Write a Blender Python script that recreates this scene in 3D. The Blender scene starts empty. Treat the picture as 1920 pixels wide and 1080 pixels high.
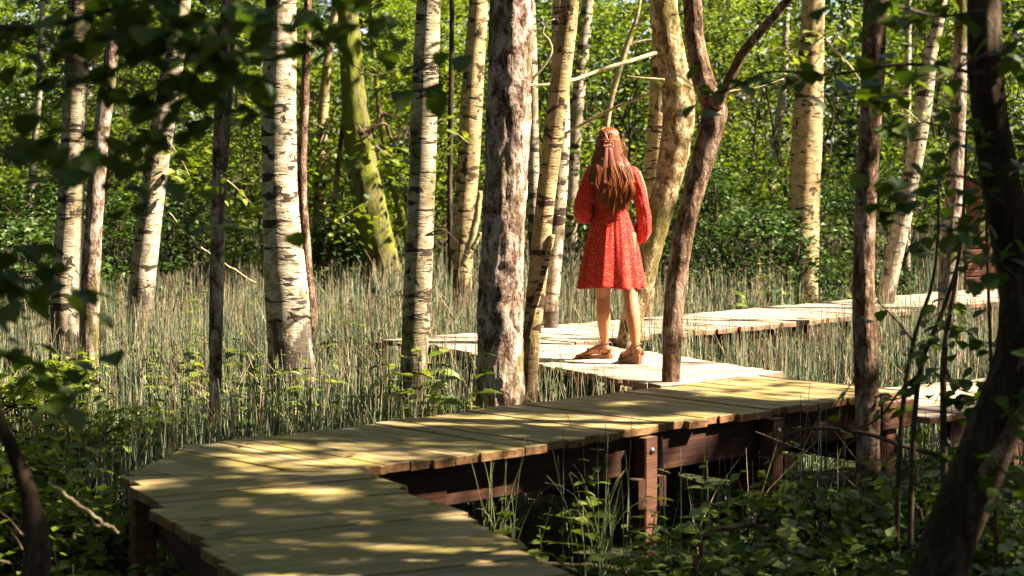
import bpy, math, random
import numpy as np
from mathutils import Vector, Matrix, Euler

random.seed(11)
rng = np.random.default_rng(11)
sc = bpy.context.scene
col = sc.collection
R = math.radians

# ------------------------------------------------------------------ camera
FPX = 3600.0            # focal length in photo pixels (photo 1920 wide)
CAM_H = 1.42            # metres above the deck (deck top is z = 0)
PITCH = math.atan(240 / FPX)
cam_d = bpy.data.cameras.new('camera')
cam_d.lens = 36 * FPX / 1920
cam_d.sensor_width = 36
cam_d.clip_end = 400
cam_d.dof.use_dof = True
cam_d.dof.focus_distance = 12.6
cam_d.dof.aperture_fstop = 3.4
cam = bpy.data.objects.new('camera', cam_d)
cam.location = (0, 0, CAM_H)
cam.rotation_euler = (math.pi / 2 - PITCH, 0, 0)
col.objects.link(cam)
sc.camera = cam

# ------------------------------------------------------------------ light
SUN_EL, SUN_AZ = R(43), R(-6)       # azimuth from +X; negative = towards the camera side
S = np.array([math.cos(SUN_EL) * math.cos(SUN_AZ), math.cos(SUN_EL) * math.sin(SUN_AZ), math.sin(SUN_EL)])
world = bpy.data.worlds.new('World')
sc.world = world
world.use_nodes = True
wn = world.node_tree
bg = wn.nodes['Background']
sky = wn.nodes.new('ShaderNodeTexSky')
sky.sky_type = 'NISHITA'
sky.sun_disc = False
sky.sun_elevation = SUN_EL
sky.sun_rotation = math.atan2(S[0], S[1])
wn.links.new(sky.outputs[0], bg.inputs[0])
bg.inputs[1].default_value = 0.05
sky.dust_density = 1.0
sky.ozone_density = 0.3
sun_d = bpy.data.lights.new('sun', 'SUN')
sun_d.energy = 5.0
sun_d.angle = R(0.53)
sun_d.color = (1.0, 0.88, 0.66)
sun = bpy.data.objects.new('sun', sun_d)
sun.rotation_euler = Vector(tuple(S)).to_track_quat('Z', 'Y').to_euler()
sun.location = (30, -10, 40)
col.objects.link(sun)
sc.view_settings.view_transform = 'Standard'
sc.view_settings.look = 'None'
sc.view_settings.gamma = 1.0
sc.view_settings.exposure = 2.55
sc.cycles.use_denoising = True
sc.cycles.max_bounces = 7
sc.cycles.diffuse_bounces = 1
sc.cycles.transmission_bounces = 4
sc.cycles.sample_clamp_indirect = 6.0
sc.cycles.caustics_reflective = False
sc.cycles.caustics_refractive = False

GZ = -0.75              # ground level below the deck

# ------------------------------------------------------------------ helpers
FWD = np.array([0, math.cos(PITCH), -math.sin(PITCH)])
UP = np.array([0, math.sin(PITCH), math.cos(PITCH)])
def ray(x, y):
    return FWD + np.array([1.0, 0, 0]) * (x - 960) / FPX + UP * (540 - y) / FPX
def at_depth(x, y, Y):
    d = ray(x, y)
    return np.array([0, 0, CAM_H]) + d * (Y / d[1])
def on_plane(x, y, z=0.0):
    d = ray(x, y)
    return np.array([0, 0, CAM_H]) + d * ((z - CAM_H) / d[2])

def unit(v):
    v = np.asarray(v, float)
    return v / np.maximum(np.linalg.norm(v, axis=-1, keepdims=True), 1e-9)

def vnoise(P, seed=0):
    P = np.asarray(P, float)
    i = np.floor(P).astype(np.int64)
    f = P - i
    f = f * f * (3 - 2 * f)
    out = np.zeros(len(P))
    for dx in (0, 1):
        for dy in (0, 1):
            for dz in (0, 1):
                h = (i[:, 0] + dx) * 374761393 + (i[:, 1] + dy) * 668265263 + (i[:, 2] + dz) * 2147483647 + seed * 974634777
                h = (h ^ (h >> 13)) * 1274126177
                h = (h ^ (h >> 16)) & 0xFFFFFF
                w = (f[:, 0] if dx else 1 - f[:, 0]) * (f[:, 1] if dy else 1 - f[:, 1]) * (f[:, 2] if dz else 1 - f[:, 2])
                out += w * h / 0xFFFFFF
    return out

def np_mesh(name, V, faces, smooth=True, attr=None):
    """faces: list of (m,k) int arrays"""
    me = bpy.data.meshes.new(name)
    V = np.asarray(V, np.float32)
    faces = [np.asarray(f, np.int32) for f in faces if len(f)]
    loops = np.concatenate([f.ravel() for f in faces])
    tot = np.concatenate([np.full(len(f), f.shape[1], np.int32) for f in faces])
    start = np.concatenate([[0], np.cumsum(tot)[:-1]]).astype(np.int32)
    me.vertices.add(len(V)); me.vertices.foreach_set('co', V.ravel())
    me.loops.add(len(loops)); me.loops.foreach_set('vertex_index', loops)
    me.polygons.add(len(tot)); me.polygons.foreach_set('loop_start', start)
    me.polygons.foreach_set('loop_total', tot)
    if attr is not None:
        a = me.attributes.new('hgt', 'FLOAT', 'POINT')
        a.data.foreach_set('value', np.asarray(attr, np.float32))
    me.update(calc_edges=True)
    me.validate()
    me.polygons.foreach_set('use_smooth', np.full(len(me.polygons), smooth))
    return me

def obj(name, me, mat=None, parent=None, loc=None):
    o = bpy.data.objects.new(name, me)
    col.objects.link(o)
    if mat is not None and me is not None and len(me.materials) == 0:
        me.materials.append(mat)
    if parent is not None: o.parent = parent
    if loc is not None: o.location = tuple(loc)
    return o

def tag(o, label=None, cat=None, group=None, kind=None):
    if label: o['label'] = label
    if cat: o['category'] = cat
    if group: o['group'] = group
    if kind: o['kind'] = kind
    return o

def thing(name, label, cat, loc=(0, 0, 0), group=None):
    o = bpy.data.objects.new(name, None)
    o.empty_display_size = 0.2
    col.objects.link(o)
    o.location = tuple(loc)
    return tag(o, label, cat, group)

class Geo:
    def __init__(s): s.V = []; s.F = {}; s.n = 0
    def add(s, V, F):
        V = np.asarray(V, float).reshape(-1, 3)
        for f in F:
            f = np.asarray(f, int)
            if len(f): s.F.setdefault(f.shape[1], []).append(f + s.n)
        s.V.append(V); s.n += len(V)
        return s
    def mesh(s, name, smooth=True):
        return np_mesh(name, np.concatenate(s.V), [np.concatenate(v) for v in s.F.values()], smooth)

def tube(P, r, sides=8, ry=None, cap=True, ref=None, noise=None):
    """ring tube along P; r (and optional ry) per point"""
    P = np.asarray(P, float); n = len(P)
    r = np.broadcast_to(np.asarray(r, float), (n,)); ryy = r if ry is None else np.broadcast_to(np.asarray(ry, float), (n,))
    T = unit(np.gradient(P, axis=0))
    if ref is None:
        m = np.abs(T).mean(0)
        ref = np.eye(3)[int(np.argmin(m))]
    U = unit(np.cross(np.cross(T, ref), T)); W = np.cross(T, U)
    a = np.linspace(0, 2 * math.pi, sides, endpoint=False)
    rr = np.ones((n, sides))
    if noise is not None: rr = noise(a, P, n, sides)
    V = P[:, None, :] + U[:, None, :] * (np.cos(a)[None, :, None] * r[:, None, None] * rr[..., None]) + W[:, None, :] * (np.sin(a)[None, :, None] * ryy[:, None, None] * rr[..., None])
    V = V.reshape(-1, 3)
    i = np.arange(n - 1)[:, None] * sides; j = np.arange(sides)[None, :]; j2 = (j + 1) % sides
    Q = np.stack([i + j, i + j2, i + sides + j2, i + sides + j], -1).reshape(-1, 4)
    F = [Q]
    if cap:
        V = np.concatenate([V, P[:1], P[-1:]])
        c0, c1 = n * sides, n * sides + 1
        jj = np.arange(sides)
        F.append(np.concatenate([np.stack([np.full(sides, c0), (jj + 1) % sides, jj], -1),
                                 np.stack([np.full(sides, c1), (n - 1) * sides + jj, (n - 1) * sides + (jj + 1) % sides], -1)]))
    return V, F

def spline(P, n):
    """Catmull-Rom resample of k-dim control points to n samples, even in index"""
    P = np.asarray(P, float)
    if len(P) == 2: 
        t = np.linspace(0, 1, n)[:, None]; return P[0] * (1 - t) + P[1] * t
    E = np.concatenate([[2 * P[0] - P[1]], P, [2 * P[-1] - P[-2]]])
    t = np.linspace(0, len(P) - 1 - 1e-6, n); k = t.astype(int); f = (t - k)[:, None]
    a, b, c, d = E[k], E[k + 1], E[k + 2], E[k + 3]
    return 0.5 * (2 * b + (c - a) * f + (2 * a - 5 * b + 4 * c - d) * f ** 2 + (3 * b - a - 3 * c + d) * f ** 3)

def box(lo, hi):
    (x0, y0, z0), (x1, y1, z1) = lo, hi
    V = [(x0, y0, z0), (x1, y0, z0), (x1, y1, z0), (x0, y1, z0), (x0, y0, z1), (x1, y0, z1), (x1, y1, z1), (x0, y1, z1)]
    return V, [np.array([(0, 3, 2, 1), (4, 5, 6, 7), (0, 1, 5, 4), (1, 2, 6, 5), (2, 3, 7, 6), (3, 0, 4, 7)])]

def bevel_box(sx, sy, sz, b=0.006):
    """beam centred in x,y, z from -sz to 0, with chamfered long edges (along x)"""
    prof = [(-sy / 2 + b, -sz), (sy / 2 - b, -sz), (sy / 2, -sz + b), (sy / 2, -b), (sy / 2 - b, 0), (-sy / 2 + b, 0), (-sy / 2, -b), (-sy / 2, -sz + b)]
    k = len(prof)
    V = [(-sx / 2, y, z) for y, z in prof] + [(sx / 2, y, z) for y, z in prof]
    Q = np.array([(i, (i + 1) % k, k + (i + 1) % k, k + i) for i in range(k)])
    return V, [Q[:, ::-1], np.array([list(range(k)), list(range(2 * k - 1, k - 1, -1))])]

# leaf templates: (along, side, height) and triangles
LEAF_S = (np.array([(0, 0, 0), (.42, .33, .07), (1, 0, -.06), (.42, -.33, .07)]), np.array([(0, 3, 2), (0, 2, 1)]))
LEAF_B = (np.array([(0, 0, 0), (.33, 0, 0), (.68, 0, -.03), (1, 0, -.14), (.16, .22, .04), (.45, .33, .05), (.78, .19, -.02), (.16, -.22, .04), (.45, -.33, .05), (.78, -.19, -.02)]),
          np.array([(0, 1, 4), (1, 5, 4), (1, 2, 5), (2, 6, 5), (2, 3, 6), (0, 7, 1), (1, 7, 8), (1, 8, 2), (2, 8, 9), (2, 9, 3)]))
def leaf_cloud(P, size, tmpl=LEAF_S, tilt=0.55, droop=0.25, D=None):
    P = np.asarray(P, float); n = len(P)
    size = np.broadcast_to(np.asarray(size, float), (n,))
    N = unit(np.stack([rng.normal(0, tilt, n), rng.normal(0, tilt, n), np.ones(n)], -1))
    if D is None:
        a = rng.uniform(0, 2 * math.pi, n)
        D = np.stack([np.cos(a), np.sin(a), -np.abs(rng.normal(droop, .25, n))], -1)
    D = unit(D - N * np.sum(D * N, -1, keepdims=True))
    D = unit(D + np.array([0, 0, -1]) * (droop * rng.uniform(0, 1, n))[:, None])
    Sd = unit(np.cross(D, N)); N = np.cross(Sd, D)
    t, f = tmpl
    V = P[:, None, :] + size[:, None, None] * (t[None, :, 0:1] * D[:, None, :] + t[None, :, 1:2] * Sd[:, None, :] + t[None, :, 2:3] * N[:, None, :])
    F = (np.arange(n)[:, None, None] * len(t) + f[None]).reshape(-1, 3)
    return V.reshape(-1, 3), F

# ------------------------------------------------------------------ materials
class NT:
    def __init__(s, name):
        s.m = bpy.data.materials.new(name); s.m.use_nodes = True
        s.t = s.m.node_tree; s.b = s.t.nodes['Principled BSDF']; s.out = s.t.nodes['Material Output']
    def n(s, typ, **kw):
        o = s.t.nodes.new('ShaderNode' + typ)
        for k, v in kw.items(): setattr(o, k, v)
        return o
    def l(s, a, b): s.t.links.new(a, b)
    def coord(s, scale=(1, 1, 1), rand=False, out='Object'):
        tc = s.n('TexCoord'); mp = s.n('Mapping'); mp.inputs['Scale'].default_value = scale
        s.l(tc.outputs[out], mp.inputs['Vector'])
        if rand:
            oi = s.n('ObjectInfo'); vm = s.n('VectorMath', operation='SCALE')
            vm.inputs[0].default_value = (31.7, 17.3, 53.1); s.l(oi.outputs['Random'], vm.inputs['Scale'])
            s.l(vm.outputs[0], mp.inputs['Location'])
        return mp.outputs[0]
    def noise(s, vec, scale=5, detail=4, rough=.6, dist=0):
        o = s.n('TexNoise'); o.inputs['Scale'].default_value = scale; o.inputs['Detail'].default_value = detail
        o.inputs['Roughness'].default_value = rough; o.inputs['Distortion'].default_value = dist
        s.l(vec, o.inputs['Vector']); return o.outputs[0]
    def ramp(s, fac, stops, interp='LINEAR'):
        o = s.n('ValToRGB'); o.color_ramp.interpolation = interp; e = o.color_ramp.elements
        while len(e) < len(stops): e.new(0.5)
        for q, (p, c) in zip(e, stops):
            q.position = p; q.color = (*c, 1) if len(c) == 3 else c
        s.l(fac, o.inputs[0]); return o.outputs[0]
    def mask(s, fac, lo, hi):
        o = s.n('MapRange'); o.inputs[1].default_value = lo; o.inputs[2].default_value = hi; o.interpolation_type = 'SMOOTHSTEP'
        s.l(fac, o.inputs[0]); return o.outputs[0]
    def mix(s, fac, a, b, mode='MIX'):
        o = s.n('Mix', data_type='RGBA', blend_type=mode)
        for sock, v in ((o.inputs[0], fac), (o.inputs[6], a), (o.inputs[7], b)):
            if isinstance(v, (int, float)): sock.default_value = v
            elif isinstance(v, tuple): sock.default_value = (*v, 1)
            else: s.l(v, sock)
        return o.outputs[2]
    def math(s, op, a, b=None):
        o = s.n('Math', operation=op)
        for sock, v in zip(o.inputs, (a, b)):
            if v is None: continue
            if isinstance(v, (int, float)): sock.default_value = v
            else: s.l(v, sock)
        return o.outputs[0]
    def bump(s, h, strength=.5, dist=.02):
        o = s.n('Bump'); o.inputs['Strength'].default_value = strength; o.inputs['Distance'].default_value = dist
        s.l(h, o.inputs['Height']); s.l(o.outputs[0], s.b.inputs['Normal']); return o
    def done(s, color=None, rough=.8, spec=.3):
        if color is not None:
            if isinstance(color, tuple): s.b.inputs['Base Color'].default_value = (*color, 1)
            else: s.l(color, s.b.inputs['Base Color'])
        s.b.inputs['Roughness'].default_value = rough
        s.b.inputs['Specular IOR Level'].default_value = spec
        return s.m

def mat_leaf(name, stops, trans=.4, rough=.5, spec=.3, tcol=None):
    m = NT(name)
    g = m.n('NewGeometry')
    c = m.ramp(g.outputs['Random Per Island'], stops)
    nz = m.noise(m.coord(), .9, 2)
    c = m.mix(m.mask(nz, .35, .7), c, m.mix(1.0, c, (.75, .85, .6), 'MULTIPLY'))
    m.done(c, rough, spec)
    tr = m.n('BsdfTranslucent')
    m.l(m.mix(1.0, c, tcol or (1.5, 1.45, .55), 'MULTIPLY'), tr.inputs[0])
    mx = m.n('MixShader'); mx.inputs[0].default_value = trans
    m.l(m.b.outputs[0], mx.inputs[1]); m.l(tr.outputs[0], mx.inputs[2]); m.l(mx.outputs[0], m.out.inputs[0])
    return m.m

def mat_leaf_object(name, stops, trans=.4, rough=.4, spec=.45):
    m = NT(name)
    oi = m.n('ObjectInfo')
    c = m.ramp(oi.outputs['Random'], stops)
    co = m.coord()
    sep = m.n('SeparateXYZ'); m.l(co, sep.inputs[0])
    vein = m.math('ABSOLUTE', sep.outputs[1])
    c = m.mix(m.mask(vein, .05, .0), c, m.mix(1.0, c, (1.25, 1.2, 1.1), 'MULTIPLY'))
    m.done(c, rough, spec)
    # side veins as relief
    w = m.n('TexWave', wave_type='BANDS'); w.inputs['Scale'].default_value = 2.2; w.inputs['Distortion'].default_value = .6
    ad = m.n('CombineXYZ'); m.l(m.math('SUBTRACT', sep.outputs[0], vein), ad.inputs[0]); m.l(ad.outputs[0], w.inputs['Vector'])
    m.bump(w.outputs[1], .35, .03)
    tr = m.n('BsdfTranslucent'); m.l(m.mix(1.0, c, (1.5, 1.45, .55), 'MULTIPLY'), tr.inputs[0])
    mx = m.n('MixShader'); mx.inputs[0].default_value = trans
    m.l(m.b.outputs[0], mx.inputs[1]); m.l(tr.outputs[0], mx.inputs[2]); m.l(mx.outputs[0], m.out.inputs[0])
    return m.m

def mat_birch(name, white=(.47, .39, .30), dark=(.045, .032, .025), algae=(.17, .15, .05), amount=.8):
    m = NT(name)
    big = m.noise(m.coord((1, 1, .55), True), 2.6, 3, .6)
    fine = m.noise(m.coord((9, 9, 60), True), 1.0, 5, .65)
    bands = m.noise(m.coord((3.2, 3.2, 15), True), 1.0, 4, .6, .4)
    patch = m.noise(m.coord((4, 4, 7), True), 1.1, 5, .65, .8)
    c = m.ramp(fine, [(.25, tuple(v * .62 for v in white)), (.48, white), (.8, tuple(min(1, v * 1.12) for v in white))])
    c = m.mix(m.mask(big, .5 + .18 * (1 - amount), .72), c, algae)
    d1 = m.mask(bands, .568, .61)
    d2 = m.mask(patch, .56, .60)
    grime = m.noise(m.coord((7, 7, 9), True), 1.6, 6, .7, .5)
    c = m.mix(m.math('MULTIPLY', m.mask(grime, .45, .60), .8), c, (.20, .145, .075))
    d = m.math('MAXIMUM', d1, d2)
    tcz = m.n('TexCoord'); sz = m.n('SeparateXYZ'); m.l(tcz.outputs['Object'], sz.inputs[0])
    foot = m.noise(m.coord((9, 9, 2.5), True), 1.0, 5, .65)
    fm = m.mask(m.math('ADD', m.math('MULTIPLY', sz.outputs[2], .55), m.math('MULTIPLY', m.math('SUBTRACT', foot, .5), 1.6)), .62, .40)
    d = m.math('MAXIMUM', d, m.math('MULTIPLY', fm, .9))
    c = m.mix(d, c, dark)
    m.bump(m.math('SUBTRACT', m.math('ADD', fine, m.math('MULTIPLY', patch, .6)), m.math('MULTIPLY', d, .8)), .7, .012)
    return m.done(c, .85, .2)

def mat_bark(name, stops, moss=(.12, .13, .03), moss_lo=.58, zs=.25):
    m = NT(name)
    fis = m.noise(m.coord((14, 14, 14 * zs), True), 1.0, 6, .68, .5)
    big = m.noise(m.coord((1, 1, .6), True), 2.2, 4, .65)
    fine = m.noise(m.coord((1, 1, .7), True), 55, 4, .7)
    c = m.ramp(m.math('ADD', m.math('MULTIPLY', m.math('ADD', m.math('MULTIPLY', fis, .7), m.math('MULTIPLY', fine, .3)), 1.9), -.45), stops)
    c = m.mix(m.mask(big, moss_lo, moss_lo + .14), c, m.mix(m.mask(fine, .3, .7), moss, tuple(v * .5 for v in moss)))
    m.bump(m.math('ADD', fis, m.math('MULTIPLY', fine, .35)), .9, .03)
    return m.done(c, .9, .15)

def mat_wood(name, stops, green=(.15, .13, .035), green_lo=.42, axis=(1.2, 26, 26)):
    m = NT(name)
    gr = m.noise(m.coord(axis, True), 1.0, 6, .65, .6)
    fine = m.noise(m.coord((6, 160, 160), True), 1.0, 3, .6)
    blot = m.noise(m.coord((2.2, 7, 5), True), 1.0, 4, .6)
    oi = m.n('ObjectInfo')
    knot = m.noise(m.coord((3.0, 11, 11), True), 1.0, 3, .5, 1.2)
    c = m.ramp(m.math('ADD', m.math('MULTIPLY', m.math('ADD', m.math('MULTIPLY', gr, .7), m.math('MULTIPLY', fine, .3)), 1.6), -.30), stops)
    c = m.mix(m.math('MULTIPLY', m.mask(knot, .60, .68), .55), c, (.07, .045, .025))
    tint = m.ramp(oi.outputs['Random'], [(0, (.74, .74, .72)), (.5, (1, 1, 1)), (1, (1.18, 1.12, 1.0))])
    c = m.mix(1.0, c, tint, 'MULTIPLY')
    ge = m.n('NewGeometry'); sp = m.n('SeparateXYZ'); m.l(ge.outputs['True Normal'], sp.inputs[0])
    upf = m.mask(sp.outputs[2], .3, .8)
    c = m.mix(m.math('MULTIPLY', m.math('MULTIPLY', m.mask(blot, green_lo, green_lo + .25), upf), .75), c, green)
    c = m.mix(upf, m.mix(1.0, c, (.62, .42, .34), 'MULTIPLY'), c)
    m.bump(m.math('ADD', gr, m.math('MULTIPLY', fine, .5)), .45, .008)
    return m.done(c, .78, .25)

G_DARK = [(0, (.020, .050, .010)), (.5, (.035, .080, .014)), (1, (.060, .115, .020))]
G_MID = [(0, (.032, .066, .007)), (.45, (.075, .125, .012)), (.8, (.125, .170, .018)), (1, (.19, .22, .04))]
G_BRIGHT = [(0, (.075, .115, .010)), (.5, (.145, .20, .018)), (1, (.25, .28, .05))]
M_crown = mat_leaf('crown_leaf', G_MID, .42)
M_shrub = mat_leaf('shrub_leaf', G_MID, .42)
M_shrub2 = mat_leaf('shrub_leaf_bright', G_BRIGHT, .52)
M_shrub_shade = mat_leaf('shade_toned_bush_leaf', [(0, (.018, .045, .008)), (.5, (.035, .075, .012)), (1, (.07, .12, .02))], .3)  # leaf colour darkened to stand for deep shade under the thicket
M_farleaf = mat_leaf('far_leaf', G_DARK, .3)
M_herb = mat_leaf_object('herb_leaf', G_BRIGHT, .4)
M_hazel = mat_leaf_object('hazel_leaf', [(0, (.035, .075, .008)), (.6, (.065, .115, .013)), (1, (.10, .15, .02))], .42)
M_stem = NT('green_stem'); M_stem = M_stem.done((.10, .13, .035), .6)
M_birch = mat_birch('birch_bark')
M_birch_warm = mat_birch('birch_bark_ochre', (.46, .325, .165), (.05, .03, .015), (.16, .12, .04), .85)
M_birch_grey = mat_birch('birch_bark_mossy', (.44, .36, .27), (.04, .028, .02), (.11, .10, .03), 1.1)
M_rough = mat_bark('rough_bark', [(.30, (.03, .018, .012)), (.44, (.16, .095, .07)), (.54, (.33, .24, .20)), (.78, (.58, .48, .44))], moss=(.14, .125, .035), moss_lo=.49, zs=.5)
M_brown = mat_bark('brown_bark', [(.28, (.022, .012, .008)), (.46, (.12, .065, .04)), (.58, (.25, .155, .11)), (.75, (.45, .33, .27))], moss_lo=.60, zs=.45)
M_dark = mat_bark('dark_bark', [(.25, (.012, .008, .005)), (.5, (.045, .029, .019)), (.75, (.12, .085, .062))], moss=(.08, .085, .02), moss_lo=.56)
M_moss = mat_bark('mossy_bark', [(.25, (.03, .025, .01)), (.5, (.12, .10, .04)), (.75, (.26, .22, .10))], moss=(.20, .22, .025), moss_lo=.40)
M_olive = mat_bark('lichen_bark', [(.30, (.06, .036, .02)), (.44, (.20, .13, .06)), (.54, (.38, .27, .14)), (.70, (.60, .50, .36))], moss=(.20, .16, .05), moss_lo=.50, zs=.7)
M_twig = NT('dead_twig'); M_twig = M_twig.done(M_twig.ramp(M_twig.noise(M_twig.coord((8, 8, 8), True), 3, 4), [(.3, (.16, .12, .06)), (.6, (.42, .34, .20))]), .85, .2)
M_twig_dark = NT('dark_twig'); M_twig_dark = M_twig_dark.done(M_twig_dark.ramp(M_twig_dark.noise(M_twig_dark.coord((8, 8, 8), True), 3, 4), [(.3, (.03, .02, .014)), (.6, (.10, .065, .045))]), .85, .2)
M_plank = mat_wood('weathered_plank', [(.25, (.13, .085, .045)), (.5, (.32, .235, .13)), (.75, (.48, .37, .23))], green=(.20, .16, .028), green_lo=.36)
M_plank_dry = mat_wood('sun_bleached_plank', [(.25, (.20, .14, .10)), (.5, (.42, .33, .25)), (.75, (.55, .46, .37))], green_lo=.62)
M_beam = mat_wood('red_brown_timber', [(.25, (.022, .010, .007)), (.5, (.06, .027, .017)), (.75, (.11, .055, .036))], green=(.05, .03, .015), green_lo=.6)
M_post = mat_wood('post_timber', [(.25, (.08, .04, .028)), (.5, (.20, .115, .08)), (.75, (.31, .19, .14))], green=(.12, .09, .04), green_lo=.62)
M_steel = NT('bolt_steel'); M_steel.b.inputs['Metallic'].default_value = 1.0; M_steel = M_steel.done((.55, .55, .56), .35)

def mat_ground():
    m = NT('forest_soil')
    co = m.coord()
    a = m.noise(co, .8, 4); b = m.noise(co, 14, 6, .7)
    c = m.ramp(b, [(.25, (.018, .013, .008)), (.5, (.055, .04, .022)), (.72, (.12, .085, .05))])
    c = m.mix(m.mask(a, .42, .65), c, m.mix(m.mask(b, .35, .65), (.015, .022, .007), (.035, .045, .014)))
    m.bump(b, .9, .05)
    return m.done(c, .95, .1)
M_ground = mat_ground()

def mat_reed():
    m = NT('horsetail_stem')
    g = m.n('NewGeometry'); at = m.n('Attribute', attribute_name='hgt')
    c = m.ramp(g.outputs['Random Per Island'], [(0, (.03, .055, .028)), (.35, (.075, .11, .06)), (.6, (.14, .18, .10)), (.80, (.28, .30, .19)), (.86, (.40, .34, .22)), (.93, (.26, .14, .08)), (1, (.15, .07, .04))])
    bands = m.math('FRACT', m.math('MULTIPLY', at.outputs['Fac'], 9.0))
    c = m.mix(m.math('MULTIPLY', m.mask(bands, .86, .95), .7), c, (.035, .03, .02))
    c = m.mix(m.math('MULTIPLY', m.mask(at.outputs['Fac'], .90, 1.0), .6), c, (.30, .19, .12))
    return m.done(c, .55, .35)
M_reed = mat_reed()

# ------------------------------------------------------------------ boardwalk plan (deck plane z = 0)
def dp(x, y, z=0.0): return on_plane(x, y, z)[:2]
A_in = dp(700, 874); A_out = dp(232, 893)                      # mitre line, first bend
s1d = unit(dp(700, 874) - dp(1080, 1074)); 
s1l = dp(430, 1075)
DECKS = {}
def seg(p0, d, w, s0, s1): return dict(p=np.array(p0), d=np.array(d), n=np.array([-d[1], d[0]]), w=w, s0=s0, s1=s1)

def clip(poly, p, n):
    """keep part of polygon where (q-p).n >= 0"""
    out = []
    for a, b in zip(poly, poly[1:] + poly[:1]):
        da, db = np.dot(a - p, n), np.dot(b - p, n)
        if da >= 0: out.append(a)
        if (da >= 0) != (db >= 0): out.append(a + (b - a) * (da / (da - db)))
    return out

def area(poly):
    P = np.array(poly); x, y = P[:, 0], P[:, 1]
    return .5 * np.sum(x * np.roll(y, -1) - y * np.roll(x, -1))

def plank_mesh(poly, z, th, b=.004):
    """poly in local 2D (CCW), chamfered top"""
    P = np.array(poly); c = P.mean(0); k = len(P)
    I = c + (P - c) * (1 - b / np.maximum(np.linalg.norm(P - c, axis=1, keepdims=True), .02))
    I[:, 1] = c[1] + (P[:, 1] - c[1]) * np.where(np.abs(P[:, 1] - c[1]) > .01, 1 - b / np.maximum(np.abs(P[:, 1] - c[1]), .01), 1)
    V = np.concatenate([np.c_[P, np.full(k, z - th)], np.c_[P, np.full(k, z - b)], np.c_[I, np.full(k, z)]])
    i = np.arange(k); j = (i + 1) % k
    return V, [np.concatenate([np.stack([i, j, k + j, k + i], -1), np.stack([k + i, k + j, 2 * k + j, 2 * k + i], -1)]), (i + 2 * k)[None, :], i[::-1][None, :]]

PITCH_W = .145
DECK_POLYS = []
def deck(root, p, d, w, s0, s1, clips, mat, zoff=0.0, joists=True, jclip=0.0, seed=0, wob=.03, skew=0.0):
    """deck strip: axis through p along d (2D units), half width w/2, from s0 to s1; clips = [(point, normal)]"""
    rr = random.Random(seed)
    d = np.array(d); n = np.array([-d[1], d[0]])
    dax = d
    if skew:                                        # planks laid at a slant to the axis, ends cut square
        c_, s_ = math.cos(skew), math.sin(skew)
        d = np.array([d[0] * c_ - d[1] * s_, d[0] * s_ + d[1] * c_]); n = np.array([-d[1], d[0]])
    p_in = np.array(p, float)
    th = .042
    s = s0; i = 0
    drift = 0
    while s < s1:
        pw = PITCH_W * rr.uniform(.93, 1.06)
        gap = rr.choice([.002, .003, .005, .009, .012])
        drift = .7 * drift + rr.uniform(-1, 1) * wob
        e0 = -w / 2 + drift + rr.uniform(-.012, .012); e1 = w / 2 + drift * .6 + rr.uniform(-.02, .02)
        sk = rr.uniform(-.006, .006)
        p = p_in + dax * s - d * s
        poly = [p + d * (s + gap + sk) + n * e1, p + d * (s + gap - sk) + n * e0, p + d * (s + pw + sk * .3) + n * e0, p + d * (s + pw - sk * .3) + n * e1]
        for cp, cn in clips: 
            if len(poly) >= 3: poly = clip(poly, cp, cn)
        if len(poly) >= 3 and abs(area(poly)) > .004:
            c = p + d * (s + pw / 2)
            # local frame: x along plank (n direction), y along -d
            L = [np.array([np.dot(q - c, n), np.dot(q - c, -d)]) for q in poly]
            if area(L) < 0: L = L[::-1]
            V, F = plank_mesh(L, 0, th)
            V = np.array(V); V[:, 2] += V[:, 0] * rr.uniform(-.004, .004)
            o = obj('plank', np_mesh('plank', V, F, False), mat, root)
            rx = root.location
            o.location = (c[0] - rx[0], c[1] - rx[1], zoff + rr.uniform(-.004, .004) - rx[2])
            o.rotation_euler = (rr.uniform(-.008, .008), 0, math.atan2(n[1], n[0]))
        s += pw; i += 1

def beam(root, name, a, b, w, h, ztop, mat):
    """horizontal timber from a to b (2D)"""
    a = np.array(a); b = np.array(b); L = np.linalg.norm(b - a); c = (a + b) / 2
    V, F = bevel_box(L, w, h)
    o = obj(name, np_mesh(name, np.array(V), F, False), mat, root)
    o.location = (c[0] - root.location[0], c[1] - root.location[1], ztop - root.location[2])
    o.rotation_euler = (0, 0, math.atan2(b[1] - a[1], b[0] - a[0]))
    return o

def post(root, xy, ang, top, bottom=GZ - .3, s=.10, bolts=True, side=-1):
    h = top - bottom
    V, F = bevel_box(h, s, s, .008)
    V = np.array(V)
    V = np.stack([V[:, 1], V[:, 2] + s / 2, V[:, 0] + h / 2], -1)      # stand it up
    o = obj('post', np_mesh('post', V, F, False), M_post, root)
    o.location = (xy[0] - root.location[0], xy[1] - root.location[1], bottom - root.location[2])
    o.rotation_euler = (0, 0, ang)
    if bolts:
        for bz in (.07, .0):
            if bz == 0: continue
            Vb, Fb = tube([(0, side * (s / 2 - .002), h - bz), (0, side * (s / 2 + .004), h - bz), (0, side * (s / 2 + .012), h - bz)], [.017, .017, .010], 10)
            obj('bolt', np_mesh('bolt', Vb, Fb), M_steel, o)
    return o

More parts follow.
